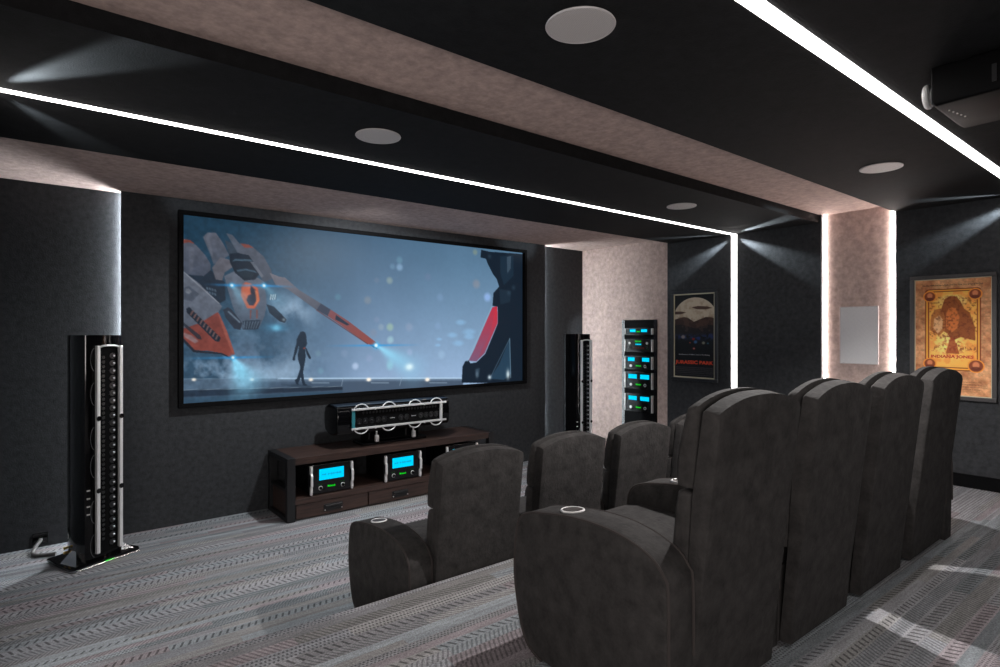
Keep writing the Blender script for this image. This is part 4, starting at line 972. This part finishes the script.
text_mesh('tagline_lettering', 'The Man With The Hat Is Back. And This Time, He\'s Bringing His Dad.', M_['ink_black'], .44, .017, (-.0135, 0, .463), ROT_RIGHT, p2, bold=.008)
text_mesh('title_lettering', 'INDIANA JONES', M_['ink_red'], .31, .035, (-.0135, .0, -.178), ROT_RIGHT, p2, bold=.035)

# ================================================================== PROJECTOR
pj = empty('projector', (3.25, .80, CEIL), 0, 'large black projector hanging from the ceiling beside the broad LED line', 'projector')
bm = bmesh.new()
prof = [(.0, -.012), (.0, -.165), (-.02, -.180), (-.62, -.172), (-.65, -.15), (-.65, -.03), (-.62, -.012)]
prism_x(bm, prof, -.255, .19, bev=.012, seg=3); link('housing', bm, M_['projector'], pj, True)
bm = bmesh.new(); torus(bm, (-.055, .062, -.068), .042, .013, 'y', 40, 12); cyl(bm, (-.055, .02, -.068), .036, .07, 'y', 36); lz = link('lens_ring', bm, M_['lens_white'], pj, True)
bm = bmesh.new(); bmesh.ops.create_uvsphere(bm, u_segments=24, v_segments=12, radius=.034)
for v in bm.verts: v.co = Vector((v.co.x-.055, v.co.y*.3+.055, v.co.z-.068))
link('lens', bm, M_['lens'], lz, True)
bm = bmesh.new(); cyl(bm, (-.12, -.10, -.006), .10, .012, 'z', 32); link('ceiling_mount', bm, M_['blackmetal'], pj)
for k in range(5):
    bm = bmesh.new(); cyl(bm, (-.15+.035*k, -.04-.006*k, -.1805), .003, .004, 'z', 8); link('status_light', bm, M_['satin'], pj)
bm = bmesh.new()
for k in range(9): box(bm, (-.2565, -.50+k*.035, -.14), (-.254, -.485+k*.035, -.07), .0)
link('side_vent', bm, M_['blackmetal'], pj)

# ================================================================== LIGHTS
def area(name, loc, rot, sx, sy, e, col=(1, 1, 1), spread=PI):
    l = bpy.data.lights.new(name, 'AREA'); l.shape = 'RECTANGLE'; l.size = sx; l.size_y = sy; l.energy = e; l.color = col; l.spread = spread
    o = bpy.data.objects.new(name, l); o.location = loc; o.rotation_euler = rot; COL.objects.link(o); return o
def spot(name, loc, to, e, ang, blend=.5, col=(1, 1, 1), r=.02):
    l = bpy.data.lights.new(name, 'SPOT'); l.energy = e; l.spot_size = math.radians(ang); l.spot_blend = blend; l.color = col; l.shadow_soft_size = r
    o = bpy.data.objects.new(name, l); o.location = loc; o.rotation_euler = (Vector(to)-Vector(loc)).to_track_quat('-Z', 'Y').to_euler(); COL.objects.link(o); return o
COOL = (.80, .92, 1.)
FAN = 190
# fans of light from the tops of the wall LED lines, grazing wall and ceiling
for (yy, dirs) in ((3.62, (1, -1)), (1.03, (1, -1))):
    for d in dirs:
        s_, c_ = math.sin(math.radians(27)), math.cos(math.radians(27))
        spot('fan_light', (RIGHT-.035, yy, CEIL-.03), (RIGHT-.035+.06, yy+d*c_, CEIL-.03-s_), FAN, 21, .8, COOL)
        spot('fan_light', (RIGHT-.05, yy, CEIL-.05), (RIGHT-.05-s_, yy+d*c_, CEIL-.05+.075), FAN, 17, .8, COOL)
for d in (1, -1):
    s_, c_ = math.sin(math.radians(32)), math.cos(math.radians(32))
    spot('fan_light', (LEFT+.06, 3.61, CEIL-.05), (LEFT+.06+s_, 3.61+d*c_, CEIL-.05+.075), FAN*.6, 19, .8, COOL)
# small unseen downlight between the rows: throws the seat-back shadows and the bright slots on the rear floor
spot('unseen_spot', (3.45, 1.75, 1.10), (3.45, 1.2, RISER), 250, 150, .3, (1, .97, .96), .015)
spot('unseen_spot', (2.6, 4.75, 1.10), (2.8, 6, -1.1), 230, 150, .6, (.93, .97, 1), .05)  # added spot without a fixture, brightens the front wall and lower floor
area('rear_fill', (-.75, -1.0, -.3), (math.radians(98), 0, math.radians(-52)), 1.4, .8, 66, (1, .93, .90))  # added area light out of view, fills seat backs, arm sides and beige ceiling
spot('unseen_spot', (3.4, -.2, 1.10), (3.6, .2, RISER), 60, 130, .8, (1, .96, .94), .08)  # added spot without a fixture, lifts the platform floor behind the back row
w = bpy.data.worlds.new('World'); SC.world = w; w.use_nodes = True
w.node_tree.nodes['Background'].inputs[0].default_value = (.02, .02, .022, 1)

# ================================================================== CAMERA
cam = bpy.data.cameras.new('camera'); cam.sensor_width = 36; cam.lens = 36*585/1000; cam.clip_start = .02
cam.shift_y = (332.5-333.5)/1000
co = bpy.data.objects.new('camera', cam); co.location = (0, 0, 0); co.rotation_euler = (PI/2, 0, -math.radians(38.7076)); COL.objects.link(co)
SC.camera = co
SC.view_settings.view_transform = 'Standard'; SC.view_settings.look = 'None'; SC.view_settings.gamma = 1; SC.view_settings.exposure = 0
SC.view_settings.use_curve_mapping = False
SC.cycles.use_denoising = True
SC.cycles.max_bounces = 8; SC.cycles.diffuse_bounces = 5
SC.cycles.sample_clamp_indirect = 6
